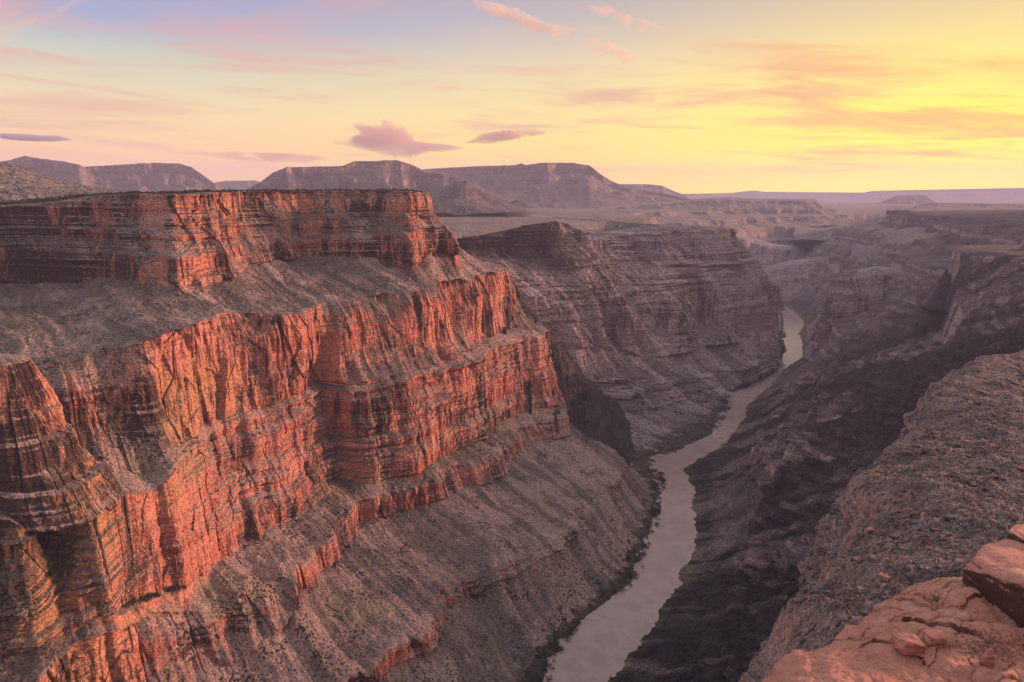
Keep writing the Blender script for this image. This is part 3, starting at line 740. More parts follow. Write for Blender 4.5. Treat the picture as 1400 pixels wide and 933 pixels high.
# ------------------------------------------------------------------ the grey butte across the side canyon
bd = np.array([0.55, 0.835])
DP = lambda pts: [at_d(*q) for q in pts]
m_rim = [(560, 336, 2850), (600, 332, 2900), (640, 324, 2950), (690, 320, 3000), (725, 308, 3050), (757, 302, 3100), (785, 309, 3180), (806, 332, 3290), (835, 324, 3500), (880, 319, 3600), (950, 316, 3750), (985, 311, 3900), (1003, 314, 4000)]
M_IN = [at_d(x, y + (9 if x < 800 else -8), d_ + 800) for x, y, d_ in m_rim]
M_IN0 = [p + np.array([-300, 420, -60]) for p in M_IN]
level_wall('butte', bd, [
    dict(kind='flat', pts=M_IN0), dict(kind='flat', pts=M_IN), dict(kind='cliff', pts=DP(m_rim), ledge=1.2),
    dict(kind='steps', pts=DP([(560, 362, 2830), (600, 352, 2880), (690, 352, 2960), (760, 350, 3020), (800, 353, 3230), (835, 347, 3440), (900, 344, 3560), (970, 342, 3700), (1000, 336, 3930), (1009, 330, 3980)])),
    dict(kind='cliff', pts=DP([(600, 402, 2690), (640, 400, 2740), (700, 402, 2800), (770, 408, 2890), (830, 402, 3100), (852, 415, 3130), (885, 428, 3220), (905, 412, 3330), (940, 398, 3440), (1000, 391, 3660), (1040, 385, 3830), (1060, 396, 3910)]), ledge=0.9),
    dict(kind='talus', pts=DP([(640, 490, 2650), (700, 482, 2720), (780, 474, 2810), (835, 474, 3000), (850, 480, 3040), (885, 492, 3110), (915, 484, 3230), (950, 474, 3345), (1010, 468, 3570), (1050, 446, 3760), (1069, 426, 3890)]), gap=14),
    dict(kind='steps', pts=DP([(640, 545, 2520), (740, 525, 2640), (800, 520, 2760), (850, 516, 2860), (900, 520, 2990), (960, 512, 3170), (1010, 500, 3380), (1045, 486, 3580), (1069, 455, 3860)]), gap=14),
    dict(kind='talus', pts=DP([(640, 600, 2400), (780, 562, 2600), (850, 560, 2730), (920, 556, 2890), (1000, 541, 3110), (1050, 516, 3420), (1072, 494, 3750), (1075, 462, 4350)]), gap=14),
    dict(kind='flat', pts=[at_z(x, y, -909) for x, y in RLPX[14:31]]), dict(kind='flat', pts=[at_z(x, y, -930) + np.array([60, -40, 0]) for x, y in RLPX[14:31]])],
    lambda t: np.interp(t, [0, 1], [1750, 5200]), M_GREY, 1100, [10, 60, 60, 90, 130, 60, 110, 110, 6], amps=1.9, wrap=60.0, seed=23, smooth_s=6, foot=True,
    stain_shade=lambda S, z: dict(dark=sstep(z + 60 * fbm(S / 110, z / 90, 0, 3, seed=182), -330, -250) * sstep(S + 90 * fbm(z / 70, S / 200, 0, 2, seed=183), 2180, 2300) * (1 - sstep(S + 40 * fbm(z / 40, S / 90, 0, 3, seed=184), 2640, 2740)), pale=sstep(1 - np.abs(S - 3045 + 40 * fbm(z / 45, S / 60, 0, 3, seed=180)) / np.interp(z, [-760, -720, -600, -540, -525], [0.1, 75, 48, 14, 0.1]) + 0.5 * fbm(S / 30, z / 30, 0, 3, seed=181), 0.1, 0.5)))


# ------------------------------------------------------------------ mesas, hills and the far plateaus
def ridge(name, prof, d, W_, mat, base, cols=500, rows=200, shape='mesa', spur=0.35, dslope=0.0, seed=0, lab=None, back=1.0, rough=1.0):
    """a long hill whose skyline height is read along its length; its flanks fall away front and back"""
    pp = np.array(prof, float)
    u = np.linspace(pp[0, 0], pp[-1, 0], cols)
    dep = d + dslope * (u - 700)
    py = np.interp(u, pp[:, 0], pp[:, 1])
    H = np.array([at_d(a_, b_, c_)[2] for a_, b_, c_ in zip(u, py, dep)])
    v = np.linspace(-1.15, 1.3, rows)[:, None]
    lx = (u - CX) / 1020.7 * dep
    X0 = lx[None, :] + 0 * v
    Y0 = dep[None, :] + v * W_
    X1 = (u - CX)[None, :] / 1020.7 * Y0
    sc = W_ * 0.35
    sp = billow(lx[None, :] / sc + 0.3 * v, v * 0.8, 0, 3, 0.55, seed=seed) - 0.3
    sp = sp + 0.3 * fbm(X1 / sc * 2.2, Y0 / sc * 2.2, 0, 4, seed=seed + 4)
    vv = np.abs(v) * np.where(v > 0, back, 1.0) + spur * sp * sstep(np.abs(v), 0.06, 0.3)
    if shape == 'mesa':
        p = np.interp(vv, [0, 0.1, 0.2, 0.213, 0.34, 0.352, 0.42, 0.432, 0.7, 1.0, 1.2], [1, 0.99, 0.965, 0.80, 0.66, 0.56, 0.5, 0.44, 0.2, 0.02, -0.1])
    elif shape == 'cone':
        p = np.interp(vv, [0, 0.5, 1.0, 1.2], [1, 0.42, 0.02, -0.1])
    else:
        p = np.interp(vv, [0, 0.3, 0.34, 0.6, 0.64, 1.0, 1.2], [1, 0.9, 0.8, 0.55, 0.4, 0.02, -0.1])
    z = base + (H[None, :] - base) * p
    z = z + rough * (np.abs(H[None, :] - base) * 0.02 + 1) * fbm(X1 / (W_ * 0.06), Y0 / (W_ * 0.06), 0, 4, 0.6, seed=seed + 8) * sstep(np.abs(v), 0.02, 0.15)
    return grid_mesh(name, np.stack([X1, Y0, z], -1), mat)


ridge('far_plateau', [(850, 262), (930, 265.5), (1000, 264), (1030, 260.5), (1045, 262.5), (1180, 263.5), (1195, 261), (1400, 257), (1600, 255)], 36750, 4550, M_MESA, -500, 500, 90, spur=0.2, seed=91)
ridge('far_mesa', [(830, 253), (845, 252), (885, 252), (905, 254), (920, 261), (940, 268)], 21750, 2250, M_MESA, -320, 200, 80, seed=92)
ridge('far_mesa', [(280, 252), (293, 250), (310, 247.5), (350, 247), (365, 252), (380, 256)], 21000, 2250, M_MESA, -320, 160, 80, seed=93)
ridge('far_butte', [(1125, 286), (1135, 282), (1150, 277.5), (1165, 283), (1185, 282), (1205, 277), (1225, 267.5), (1265, 267), (1280, 276), (1305, 287)], 20625, 1485, M_MESA, -560, 240, 120, seed=94)
ridge('mesa', [(-60, 224), (0, 222), (20, 219), (40, 213.5), (60, 217), (92, 221), (116, 227), (128, 238), (150, 250), (175, 262)], 11610, 2025, M_MESA, -320, 400, 200, seed=95)
ridge('mesa', [(95, 234), (120, 228), (160, 226), (215, 223), (250, 224), (265, 229), (280, 240), (293, 250), (305, 258)], 12555, 2025, M_MESA, -320, 360, 200, seed=96)
ridge('mesa', [(340, 258), (357, 249), (375, 236), (395, 229), (470, 227.5), (486, 221), (545, 219.5), (565, 226), (582, 234), (620, 239), (650, 252), (690, 272)], 10260, 2025, M_MESA, -320, 700, 260, seed=97)
ridge('mesa', [(545, 238), (580, 232), (620, 229), (705, 226), (712, 223.5), (720, 226), (742, 223), (782, 223), (806, 227), (820, 238), (836, 248), (860, 257), (900, 263), (935, 270), (960, 276)], 13440, 2660, M_MESA, -320, 700, 260, seed=98)
ridge('hill', [(560, 275), (590, 262), (615, 252), (637, 246.5), (652, 256), (675, 269), (700, 279), (720, 286)], 6300, 620, M_MESA, -150, 260, 160, shape='cone', spur=0.3, seed=99)
ridge('hill', [(690, 279), (706, 273), (716, 275), (735, 284)], 7300, 260, M_MESA, -150, 100, 60, shape='cone', seed=100)
ridge('hill', [(612, 324), (640, 315), (655, 317), (668, 313), (690, 322), (705, 328)], 3900, 160, M_FAR, -245, 160, 70, shape='cone', seed=101, rough=0.4)
ridge('promontory', [(820, 284), (890, 277), (950, 272.5), (1000, 269.5), (1020, 271.5), (1115, 272.5), (1128, 281), (1148, 287), (1168, 298), (1195, 312)], 11020, 1305, M_FAR, -420, 600, 220, shape='steps', seed=102)
ridge('promontory', [(1090, 340), (1130, 322), (1155, 309), (1182, 303), (1205, 295), (1220, 294), (1400, 298), (1560, 300)], 8260, 1064, M_FAR, -460, 600, 220, shape='steps', seed=103)
ridge('promontory', [(1215, 305), (1240, 296), (1247, 288), (1256, 280), (1275, 277.5), (1400, 279.5), (1560, 280)], 11400, 1200, M_FAR, -260, 400, 160, seed=104)
ridge('ridge', [(660, 360), (700, 398), (735, 432), (765, 470), (792, 500), (830, 545), (862, 578), (893, 612), (915, 634)], 2330, 430, M_LAVA, -900, 500, 260, shape='steps', dslope=1.3, spur=0.8, seed=105, rough=5.0)
ridge('ridge', [(1046, 372), (1062, 363), (1090, 356), (1140, 351), (1190, 343), (1240, 331), (1300, 319), (1430, 311)], 6500, 620, M_GREY, -900, 460, 180, shape='steps', spur=0.5, seed=112, rough=2.0)
ridge('ridge', [(960, 312), (1000, 316), (1030, 325), (1060, 333), (1085, 336), (1110, 333), (1150, 324), (1190, 318)], 7600, 700, M_GREY, -900, 300, 160, shape='steps', spur=0.5, seed=113, rough=2.0)
ridge('ridge', [(1100, 318), (1150, 308), (1200, 312), (1250, 322), (1290, 334)], 8300, 600, M_FAR, -600, 300, 140, shape='steps', spur=0.5, seed=117, rough=2.0)
ridge('butte', [(1118, 455), (1140, 420), (1162, 392), (1184, 370), (1206, 364), (1232, 366), (1252, 372), (1280, 386), (1300, 410), (1320, 440)], 3950, 380, M_GREY, -800, 420, 220, shape='steps', spur=0.55, seed=114, rough=2.5)
ridge('ridge', [(1278, 430), (1292, 392), (1306, 368), (1326, 352), (1352, 346), (1400, 345), (1500, 341)], 3050, 300, M_LAVA, -430, 360, 200, shape='mesa', spur=0.45, seed=115, rough=2.0)
ridge('hill', [(-320, 196), (-100, 208), (0, 221), (30, 227), (60, 238), (100, 250), (145, 259), (200, 263)], 3100, 700, M_FAR, -30, 400, 140, shape='cone', seed=106, rough=0.6)
# unseen mountain added beyond the right edge to shade the middle of the canyon
xx, yy = np.meshgrid(np.linspace(-1, 1, 120), np.linspace(-1, 1, 120))
hh = np.interp(np.hypot(xx, yy) + 0.15 * fbm(xx * 2, yy * 2, 0, 4, seed=107), [0, 0.35, 0.45, 1.0], [1080, 1030, 760, -240])
grid_mesh('added_shade_mountain', np.stack([6500 + xx * 1300 + yy * 1800, 5700 + yy * 2700, hh], -1), M_MESA)

# ------------------------------------------------------------------ the stony bench just below the viewpoint, and its cliff
edge = [(1030, 1015, 78), (1056, 968, 92), (1078, 930, 104), (1096, 890, 118), (1104, 850, 134), (1112, 808, 156), (1126, 772, 176), (1150, 738, 200), (1158, 706, 220), (1158, 672, 244), (1168, 644, 270), (1196, 626, 298),
        (1216, 606, 326), (1243, 584, 360), (1250, 558, 392), (1272, 534, 432), (1292, 510, 478), (1322, 498, 520), (1338, 488, 556), (1370, 482, 600), (1402, 476, 660), (1480, 456, 800), (1600, 440, 1000)]
inner = [(1150, 1100, 45), (1250, 1010, 55), (1330, 950, 66), (1400, 905, 80), (1440, 860, 100), (1470, 800, 130), (1500, 740, 170), (1540, 690, 220), (1580, 640, 290), (1640, 590, 400), (1740, 540, 560), (1850, 480, 800)]


def bench():
    E_ = np.array(DP(edge)); I_ = np.array(DP(inner))
    def res(p, n):
        s = np.concatenate([[0], np.cumsum(np.log(np.linalg.norm(p[1:], axis=1) / np.linalg.norm(p[:-1], axis=1)) + 0.05)]); s /= s[-1]
        q = np.linspace(0, 1, n)
        return np.stack([np.interp(q, s, p[:, k]) for k in range(3)], 1)
    n = 1100
    e_, i_ = res(E_, n), res(I_, n)
    k = np.hanning(9); k /= k.sum()
    e_ = np.stack([np.convolve(np.pad(e_[:, c], 4, 'edge'), k, 'valid') for c in range(3)], 1)
    tang = np.gradient(e_, axis=0); tang /= np.linalg.norm(tang[:, :2], axis=1)[:, None]
    for _ in range(40):
        tang[1:-1] = (tang[:-2] + 2 * tang[1:-1] + tang[2:]) / 4
    out = np.stack([-tang[:, 1], tang[:, 0], 0 * tang[:, 0]], 1)
    al0 = np.cumsum(np.concatenate([[0], np.linalg.norm(np.diff(e_, axis=0), axis=1)]))
    e_ = e_ + out * (5.0 * facet(al0 / 34, 0 * al0, 190) + 2.6 * facet(al0 / 12, 0 * al0, 191) + 1.2 * facet(al0 / 5, 0 * al0, 192))[:, None] * np.clip(al0 / 60, 0.3, 1)[:, None]
    R1 = 900
    t = (np.linspace(0, 1, R1) ** 0.85)[:, None, None]
    top = i_[None] * (1 - t) + e_[None] * t
    top[..., 2] += 7.0 * (np.sin(t[..., 0] * math.pi) * 0.6) - 3.0 * sstep(t[..., 0], 0.93, 1.0)
    x, y = top[..., 0], top[..., 1]
    # scree: stones of all sizes lying on the slope
    h = 3.2 * fbm(x / 38, y / 38, 0, 4, seed=120) + 1.2 * fbm(x / 7, y / 7, 0, 3, seed=122)
    for sz, hh_, sd_ in ((3.6, 1.0, 1), (1.7, 0.7, 2), (0.85, 0.42, 3)):
        f1, f2, v = cells(x / sz + 0.3 * vn(x / 3, y / 3, 0, sd_), y / sz, 30 + sd_)
        h = h + hh_ * np.clip(v * 1.4 - (0.35 if sd_ == 1 else 0.0), 0, 1) * np.sqrt(np.clip(1 - (f1 * 1.75) ** 2, 0, 1))
    top[..., 2] += h * sstep(t[..., 0], 0.0, 0.05)
    # the cliff below the edge
    R2 = 420
    q = np.linspace(0, 1, R2)[:, None]
    drop = np.interp(q, [0, 0.5, 1], [0, 120, 640]) ; outw = np.interp(q, [0, 0.03, 0.1, 0.13, 0.2, 0.24, 0.45, 0.6, 1.0], [0, 1.0, 5.5, 9.5, 12, 17, 22, 40, 210])
    al = np.cumsum(np.concatenate([[0], np.linalg.norm(np.diff(e_, axis=0), axis=1)]))[None, :]
    bt = 9 * (billow(al / 26, drop / 90, 0, 3, 0.6, seed=124) - 0.3) + 2.2 * vn(drop / 3.1, al / 80, 0, 126) + 1.0 * vn(drop / 1.1, al / 30, 0, 127) + 1.6 * fbm(al / 4, drop / 4, 0, 3, 0.6, seed=128)
    cl = top[-1][None] + out[None] * (outw + bt * sstep(q, 0, 0.05))[..., None]
    cl[..., 2] -= drop
    return grid_mesh('rubble_slope', np.concatenate([top, cl[1:]], 0), M_RUBBLE)


bench()


# ------------------------------------------------------------------ the sandstone ledge at the photographer's feet
M_SLAB = bpy.data.materials.new('salmon_sandstone'); M_SLAB.use_nodes = True
T = NT(M_SLAB.node_tree)
geo = T.n('ShaderNodeNewGeometry'); P = geo.outputs['Position']
n1 = T.noise(P, 0.9, 6.0, 0.6, 0.4); n2 = T.noise(P, 3.2, 7.0, 0.65, 0.3); n3 = T.noise(P, 30.0, 8.0, 0.75); n4 = T.noise(T.vmul(P, (1.2, 1.2, 22.0)), 1.0, 4.0, 0.6)
c = T.mix(T.smooth(n1, 0.38, 0.62), (0.68, 0.33, 0.255, 1), (0.6, 0.275, 0.19, 1))
c = T.mix(T.math('MULTIPLY', T.smooth(n2, 0.5, 0.68), 0.6), c, (0.7, 0.42, 0.35, 1))
c = T.mix(T.math('MULTIPLY', T.smooth(T.noise(T.vadd(P, (5, 3, 0)), 0.75, 5.0, 0.6), 0.56, 0.68), 0.65), c, (0.55, 0.43, 0.38, 1))
c = T.mix(T.math('MULTIPLY', T.smooth(n4, 0.52, 0.66), 0.2), c, (0.3, 0.12, 0.075, 1))
c = T.mix(T.math('MULTIPLY', T.smooth(n3, 0.52, 0.66), 0.6), c, (0.3, 0.13, 0.1, 1))
c = T.mix(T.math('MULTIPLY', T.smooth(n3, 0.46, 0.34), 0.5), c, (0.68, 0.4, 0.32, 1))
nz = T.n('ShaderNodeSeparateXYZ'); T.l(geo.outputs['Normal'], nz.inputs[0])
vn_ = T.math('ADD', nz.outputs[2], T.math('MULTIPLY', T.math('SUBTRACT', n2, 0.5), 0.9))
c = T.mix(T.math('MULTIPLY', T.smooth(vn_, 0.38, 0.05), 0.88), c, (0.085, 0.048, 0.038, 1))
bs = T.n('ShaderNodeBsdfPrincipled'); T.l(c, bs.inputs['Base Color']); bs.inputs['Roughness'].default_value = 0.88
bs.inputs['Specular IOR Level'].default_value = 0.2
h = T.math('ADD', T.math('MULTIPLY', n2, 1.0), T.math('MULTIPLY', n3, 0.6))
b = T.n('ShaderNodeBump'); T.l(h, b.inputs['Height']); b.inputs['Strength'].default_value = 1.0; b.inputs['Distance'].default_value = 0.09
T.l(b.outputs[0], bs.inputs['Normal']); T.l(bs.outputs[0], T.n('ShaderNodeOutputMaterial').inputs[0])

LZ = -3.27
ledge_px = [(930, 1150), (985, 1010), (1004, 965), (1032, 932), (1066, 892), (1096, 868), (1142, 845), (1182, 822), (1222, 801), (1268, 782), (1320, 766), (1400, 750), (1520, 725), (1700, 690)]
LEDGE = np.array([at_z(x, y, LZ - 0.02)[:2] for x, y in ledge_px])


def slab_z(x, y):
    de, run = side_dist(x, y, LEDGE)                       # positive towards the viewer's side
    z = LZ + 0.07 * fbm(x * 0.8, y * 0.8, 0, 4, seed=130) + 0.02 * fbm(x * 5, y * 5, 0, 4, 0.6, seed=131)
    z = z + 0.10 * (0.3 - billow(x * 1.15, y * 1.15, 0, 5, 0.5, seed=140))
    lay = x * 0.35 + y * 0.9 + 0.5 * fbm(x * 0.9, y * 0.9, 0, 4, seed=132)
    z = z + 0.05 * (terr(lay, 0.45, 0.85) - lay) * sstep(fbm(x * 0.7, y * 0.7, 0, 2, seed=133), -0.3, 0.3)
    lay2 = x * 0.8 + y * 0.5 + 0.4 * fbm(x * 1.7, y * 1.7, 0, 4, seed=141)
    z = z + 0.03 * (terr(lay2, 0.17, 0.9) - lay2) * sstep(fbm(x * 1.1 + 4, y * 1.1, 0, 2, seed=142), -0.1, 0.3)
    for k_, (fr, ang, am) in enumerate(((2.2, 0.5, 0.035), (3.7, 1.2, 0.022), (7.5, 0.8, 0.012))):     # broken edges of thin beds
        u_ = (x * math.cos(ang) + y * math.sin(ang)) * fr + 1.1 * fbm(x * fr * 0.45, y * fr * 0.45, 0, 5, 0.58, seed=145 + k_)
        z = z + am * (terr(u_, 1.0, 0.93) - u_) * sstep(fbm(x * 1.2 + 7 * k_, y * 1.2, 0, 3, seed=148 + k_), -0.15, 0.25)
    wx, wy = 0.45 * fbm(x * 1.5, y * 1.5, 0, 4, 0.6, seed=134), 0.45 * fbm(x * 1.5 + 9, y * 1.5, 0, 4, 0.6, seed=135)
    for k_, (fr, am, lo_) in enumerate(((1.5, 0.10, -0.2), (3.3, 0.06, -0.1), (7.0, 0.028, -0.15))):         # weathered pillows parted by thin cracks
        f1, f2, v = cells(x * fr + wx * fr * 0.5, y * fr * 1.25 + wy * fr * 0.5, 42 + k_)
        z = z + am * (np.sqrt(np.clip(1 - (f1 * 1.15) ** 2, 0, 1)) - 0.6 + 0.35 * v - 0.22 * np.clip(1 - (f2 - f1) / 0.06, 0, 1)) * sstep(fbm(x * 0.9 + 5 * k_, y * 0.9, 0, 3, seed=152 + k_), lo_, lo_ + 0.3)
    z = z + 0.012 * (billow(x * 14, y * 14, 0, 3, 0.6, seed=158) - 0.33) + 0.007 * facet(x * 23 + 2 * fbm(x * 4, y * 4, 0, 2, seed=159), y * 19, 160)
    z = z + 0.02 * fbm(x * 7, y * 7, 0, 5, 0.62, seed=144)
    din = de + 0.10 * fbm(run * 1.6, 0 * run, 0, 4, seed=138)
    z = z - 0.55 * np.clip(0.55 - din, 0, None) ** 2
    z = z - 9.0 * np.clip(-din, 0, None) ** 0.8
    return z


gx, gy = np.meshgrid(np.linspace(0.6, 8.2, 1000), np.linspace(1.5, 8.2, 900))
gz = slab_z(gx, gy)
q0, q1 = at_z(1338, 945, LZ), at_z(1420, 893, LZ)
side = ((q1[0] - q0[0]) * (gy - q0[1]) - (q1[1] - q0[1]) * (gx - q0[0])) / np.hypot(*(q1 - q0)[:2])
gz = gz + 0.22 * sstep(-side + 0.05 * fbm(gx * 4, gy * 4, 0, 3, seed=139), 0.0, 0.16)
gz = np.maximum(gz, -14)
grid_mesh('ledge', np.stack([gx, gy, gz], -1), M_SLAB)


def rock_mesh(name, pts, mat, cuts=4, amp=0.02, freq=3.0, seed=0, crisp=0.0, smooth=True, shrink=True):
    """a broken block: the hull of a few corners, softened, then roughened"""
    bm = bmesh.new()
    for p in pts:
        bm.verts.new(p)
    r = bmesh.ops.convex_hull(bm, input=bm.verts)
    dead = {v for v in list(r['geom_interior']) + list(r['geom_unused']) if isinstance(v, bmesh.types.BMVert)}
    if dead:
        bmesh.ops.delete(bm, geom=list(dead), context='VERTS')
    bmesh.ops.bevel(bm, geom=bm.edges[:], offset=max(amp * 1.5, 1e-4), segments=2, affect='EDGES', profile=0.6, clamp_overlap=True)
    bmesh.ops.triangulate(bm, faces=bm.faces[:])
    for _ in range(cuts):
        le = [e_.calc_length() for e_ in bm.edges]
        lim = max(le) * 0.5
        bmesh.ops.subdivide_edges(bm, edges=[e_ for e_, l_ in zip(bm.edges, le) if l_ > lim], cuts=1)
        bmesh.ops.triangulate(bm, faces=bm.faces[:])
    bm.normal_update()
    co_ = np.array([v.co for v in bm.verts]); no_ = np.array([v.normal for v in bm.verts])
    dsp = amp * (1.4 * fbm(co_[:, 0] * freq, co_[:, 1] * freq, co_[:, 2] * freq * 1.6, 4, 0.55, seed=seed) - 0.5 * np.clip(1 - np.abs(vn(co_[:, 0] * freq * 0.7, co_[:, 1] * freq * 0.7, co_[:, 2] * freq * 2.5, seed + 9)) * 9, 0, 1))
    co_ = co_ + no_ * dsp[:, None]
    for v, c_ in zip(bm.verts, co_):
        v.co = c_
    me = bpy.data.meshes.new(name)
    bm.to_mesh(me); bm.free()
    me.polygons.foreach_set('use_smooth', np.full(len(me.polygons), smooth, bool))
    me.materials.append(mat)
    return me


def put(me, name, label, cat, loc=(0, 0, 0), rz=0.0, sc=1.0, group=None):
    o = bpy.data.objects.new(name, me); COL.objects.link(o)
    o.location = loc; o.rotation_euler = (0, 0, rz); o.scale = (sc, sc, sc) if not hasattr(sc, '__len__') else sc
    o['label'] = label; o['category'] = cat
    if group:
        o['group'] = group
    return o


def boulder():
    foot = [(1311, 808), (1345, 834), (1385, 860), (1450, 890)]
    top = [(1314, 778), (1350, 786), (1400, 799), (1450, 812)]
    pts = []
    for (fx, fy), (tx, ty) in zip(foot, top):
        p = at_z(fx, fy, LZ - 0.06); pts.append(p)
        d_ = math.hypot(p[0], p[1]); r_ = ray(tx, ty)
        pts.append(r_ * (p[1] - 0.02) / r_[1])
    zt = pts[3][2]
    for x, y in [(1331, 762), (1346, 744), (1376, 737), (1450, 730)]:
        p = at_z(x, y, zt + 0.01); pts.append(p); pts.append(p + np.array([0, 0.04, -0.5]))
    org = np.mean(pts, axis=0)
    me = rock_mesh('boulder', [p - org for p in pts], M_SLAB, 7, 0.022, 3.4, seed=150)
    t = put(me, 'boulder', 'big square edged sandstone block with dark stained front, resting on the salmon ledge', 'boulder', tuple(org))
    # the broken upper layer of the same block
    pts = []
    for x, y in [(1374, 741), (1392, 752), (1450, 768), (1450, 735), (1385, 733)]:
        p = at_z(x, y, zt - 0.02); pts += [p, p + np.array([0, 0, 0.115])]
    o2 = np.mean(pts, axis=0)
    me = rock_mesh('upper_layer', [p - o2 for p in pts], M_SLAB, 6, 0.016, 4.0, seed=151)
    o = bpy.data.objects.new('upper_layer', me); COL.objects.link(o); o.parent = t
    o.location = tuple(o2 - org)


boulder()
bpy.context.view_layer.update()
DG = bpy.context.evaluated_depsgraph_get()


def hit_px(px, py):
    r_ = ray(px, py); r_ = Vector(r_ / np.linalg.norm(r_))
    ok, p, nrm, _, ob, _ = SC.ray_cast(DG, Vector((0, 0, 0)), r_, distance=60000)
    return (p, nrm, ob.name) if ok else (None, None, None)


def hit_down(x, y, top=600):
    ok, p, nrm, _, ob, _ = SC.ray_cast(DG, Vector((x, y, top)), Vector((0, 0, -1)), distance=4000)
    return (p, nrm, ob.name) if ok else (None, None, None)


def block_pts(w, d_, h_, jit, rnd):
    return [((sx * w + rnd.uniform(-jit, jit) * w), (sy * d_ + rnd.uniform(-jit, jit) * d_), (sz * h_ + rnd.uniform(-jit, jit) * h_)) for sx in (-.5, .5) for sy in (-.5, .5) for sz in (-.35, .5)] + \
        [(rnd.uniform(-.5, .5) * w, rnd.uniform(-.5, .5) * d_, rnd.uniform(.4, .62) * h_) for _ in range(3)]


M_STONE = plain_material('pink_stone', (0.44, 0.19, 0.15), 0.9, scale=9.0, col2=(0.3, 0.13, 0.1), bump=0.01)
rs = random.Random(5)
for (px, py, w, h_, lab) in [(1242, 889, 0.165, 0.13, 'rounded pink stone block in the middle of the salmon sandstone ledge'),
                             (1352, 908, 0.115, 0.13, 'small cone shaped dusky pink stone beside the gravel on the ledge'),
                             (1276, 876, 0.12, 0.07, 'low flat pink stone just right of the rounded stone block')]:
    p, nrm, _ = hit_px(px, py)
    pts = block_pts(w, w * 0.85, h_, 0.13, rs)
    if 'cone' in lab:
        pts = [(w * .5, 0, -.04), (-w * .5, .02, -.04), (0, w * .45, -.04), (.0, -w * .5, -.04), (.01, 0, h_ * .7), (-.02, .015, h_ * .6), (w * .3, -.02, .03), (-w * .33, -.02, .03)]
    put(rock_mesh('stone', pts, M_STONE, 5, 0.014, 13.0, seed=int(px)), 'stone', lab, 'stone', (p.x, p.y, p.z + h_ * 0.25))

# gravel chips in the hollow beside the boulder
V, Fc = [], []
for _ in range(900):
    px, py = rs.gauss(1368, 26), rs.gauss(886, 9)
    p, nrm, nm = hit_px(px, py)
    if nm != 'ledge':
        continue
    s_ = rs.uniform(0.005, 0.016); b0 = len(V); a_ = rs.uniform(0, 6.3)
    for k, (ax, ay, az_) in enumerate([(1, 0, 0), (-.4, .8, 0), (-.6, -.7, 0), (0.1, 0, .7)]):
        V.append((p.x + s_ * (ax * math.cos(a_) - ay * math.sin(a_)), p.y + s_ * (ax * math.sin(a_) + ay * math.cos(a_)), p.z + s_ * (az_ - 0.1)))
    Fc += [(b0, b0 + 1, b0 + 3), (b0 + 1, b0 + 2, b0 + 3), (b0 + 2, b0, b0 + 3)]
gv = tri_mesh('gravel', V, Fc, plain_material('gravel_chips', (0.34, 0.17, 0.125), 0.95, scale=40.0, col2=(0.16, 0.085, 0.07)))
gv['kind'] = 'stuff'; gv['label'] = 'reddish brown gravel chips in the hollow of the ledge'

# a dry tuft rooted in a crack of the ledge
V, Fc = [], []
p, nrm, _ = hit_px(1281, 822)
for _ in range(46):
    a_ = rs.uniform(0, 6.3); l_ = rs.uniform(0.03, 0.10); tilt = rs.uniform(0.3, 1.3); b0 = len(V)
    dx, dy = math.cos(a_) * math.sin(tilt), math.sin(a_) * math.sin(tilt); dz = math.cos(tilt)
    wx, wy = -math.sin(a_) * 0.0022, math.cos(a_) * 0.0022
    V += [(wx, wy, 0), (-wx, -wy, 0), (dx * l_ * .6, dy * l_ * .6, dz * l_ * .7), (dx * l_, dy * l_, dz * l_ * .85)]
    Fc += [(b0, b0 + 1, b0 + 2), (b0 + 1, b0 + 3, b0 + 2)]
o = tri_mesh('dry_tuft', V, Fc, plain_material('dry_stems', (0.16, 0.12, 0.08), 0.9, scale=20.0))
o.location = (p.x, p.y, p.z - 0.005); o['label'] = 'small dry dark tuft rooted in a crack of the ledge'; o['category'] = 'plant'

# ------------------------------------------------------------------ boulders strewn over the bench
M_BLOCK = plain_material('scree_block', (0.13, 0.105, 0.098), 0.92, scale=1.4, col2=(0.07, 0.06, 0.058), bump=0.05)
M_BLOCKR = plain_material('red_block', (0.42, 0.19, 0.13), 0.92, scale=1.4, col2=(0.3, 0.13, 0.095), bump=0.05)
for px, py, w, lab in [(1190, 726, 2.1, 'lone salmon boulder on the dark scree slope, the upper of two'), (1210, 791, 1.75, 'flat salmon boulder on the scree just above the ledge edge')]:
    p, nrm, _ = hit_px(px, py)
    put(rock_mesh('boulder', block_pts(w, w * .8, w * .5, 0.15, rs), M_BLOCKR, 3, 0.06, 1.2, seed=px), 'boulder', lab, 'boulder', (p.x, p.y, p.z + w * 0.12), rs.uniform(0, 3))
proto = [rock_mesh('boulder', block_pts(1, rs.uniform(.6, .9), rs.uniform(.45, .75), 0.2, rs), M_BLOCK, 2, 0.03, 2.2, seed=160 + k) for k in range(6)]
cnt = 0; tries = 0
while cnt < 240 and tries < 6000:
    tries += 1
    px, py = rs.uniform(1060, 1400), rs.uniform(480, 880)
    p, nrm, nm = hit_px(px, py)
    if nm != 'rubble_slope' or nrm.z < 0.6:
        continue
    s_ = p.length / 1000 * rs.choice([2.5, 3, 3.5, 4, 5, 7]) * rs.uniform(0.8, 1.2)
    o = put(proto[cnt % 6], 'boulder', 'dark grey angular boulder among the scree on the stony slope below the ledge', 'boulder', (p.x, p.y, p.z + s_ * 0.12), rs.uniform(0, 6.3), s_, 'grey boulders strewn over the stony slope')
    o.rotation_euler = (rs.uniform(-.4, .4), rs.uniform(-.4, .4), rs.uniform(0, 6.3))
    cnt += 1

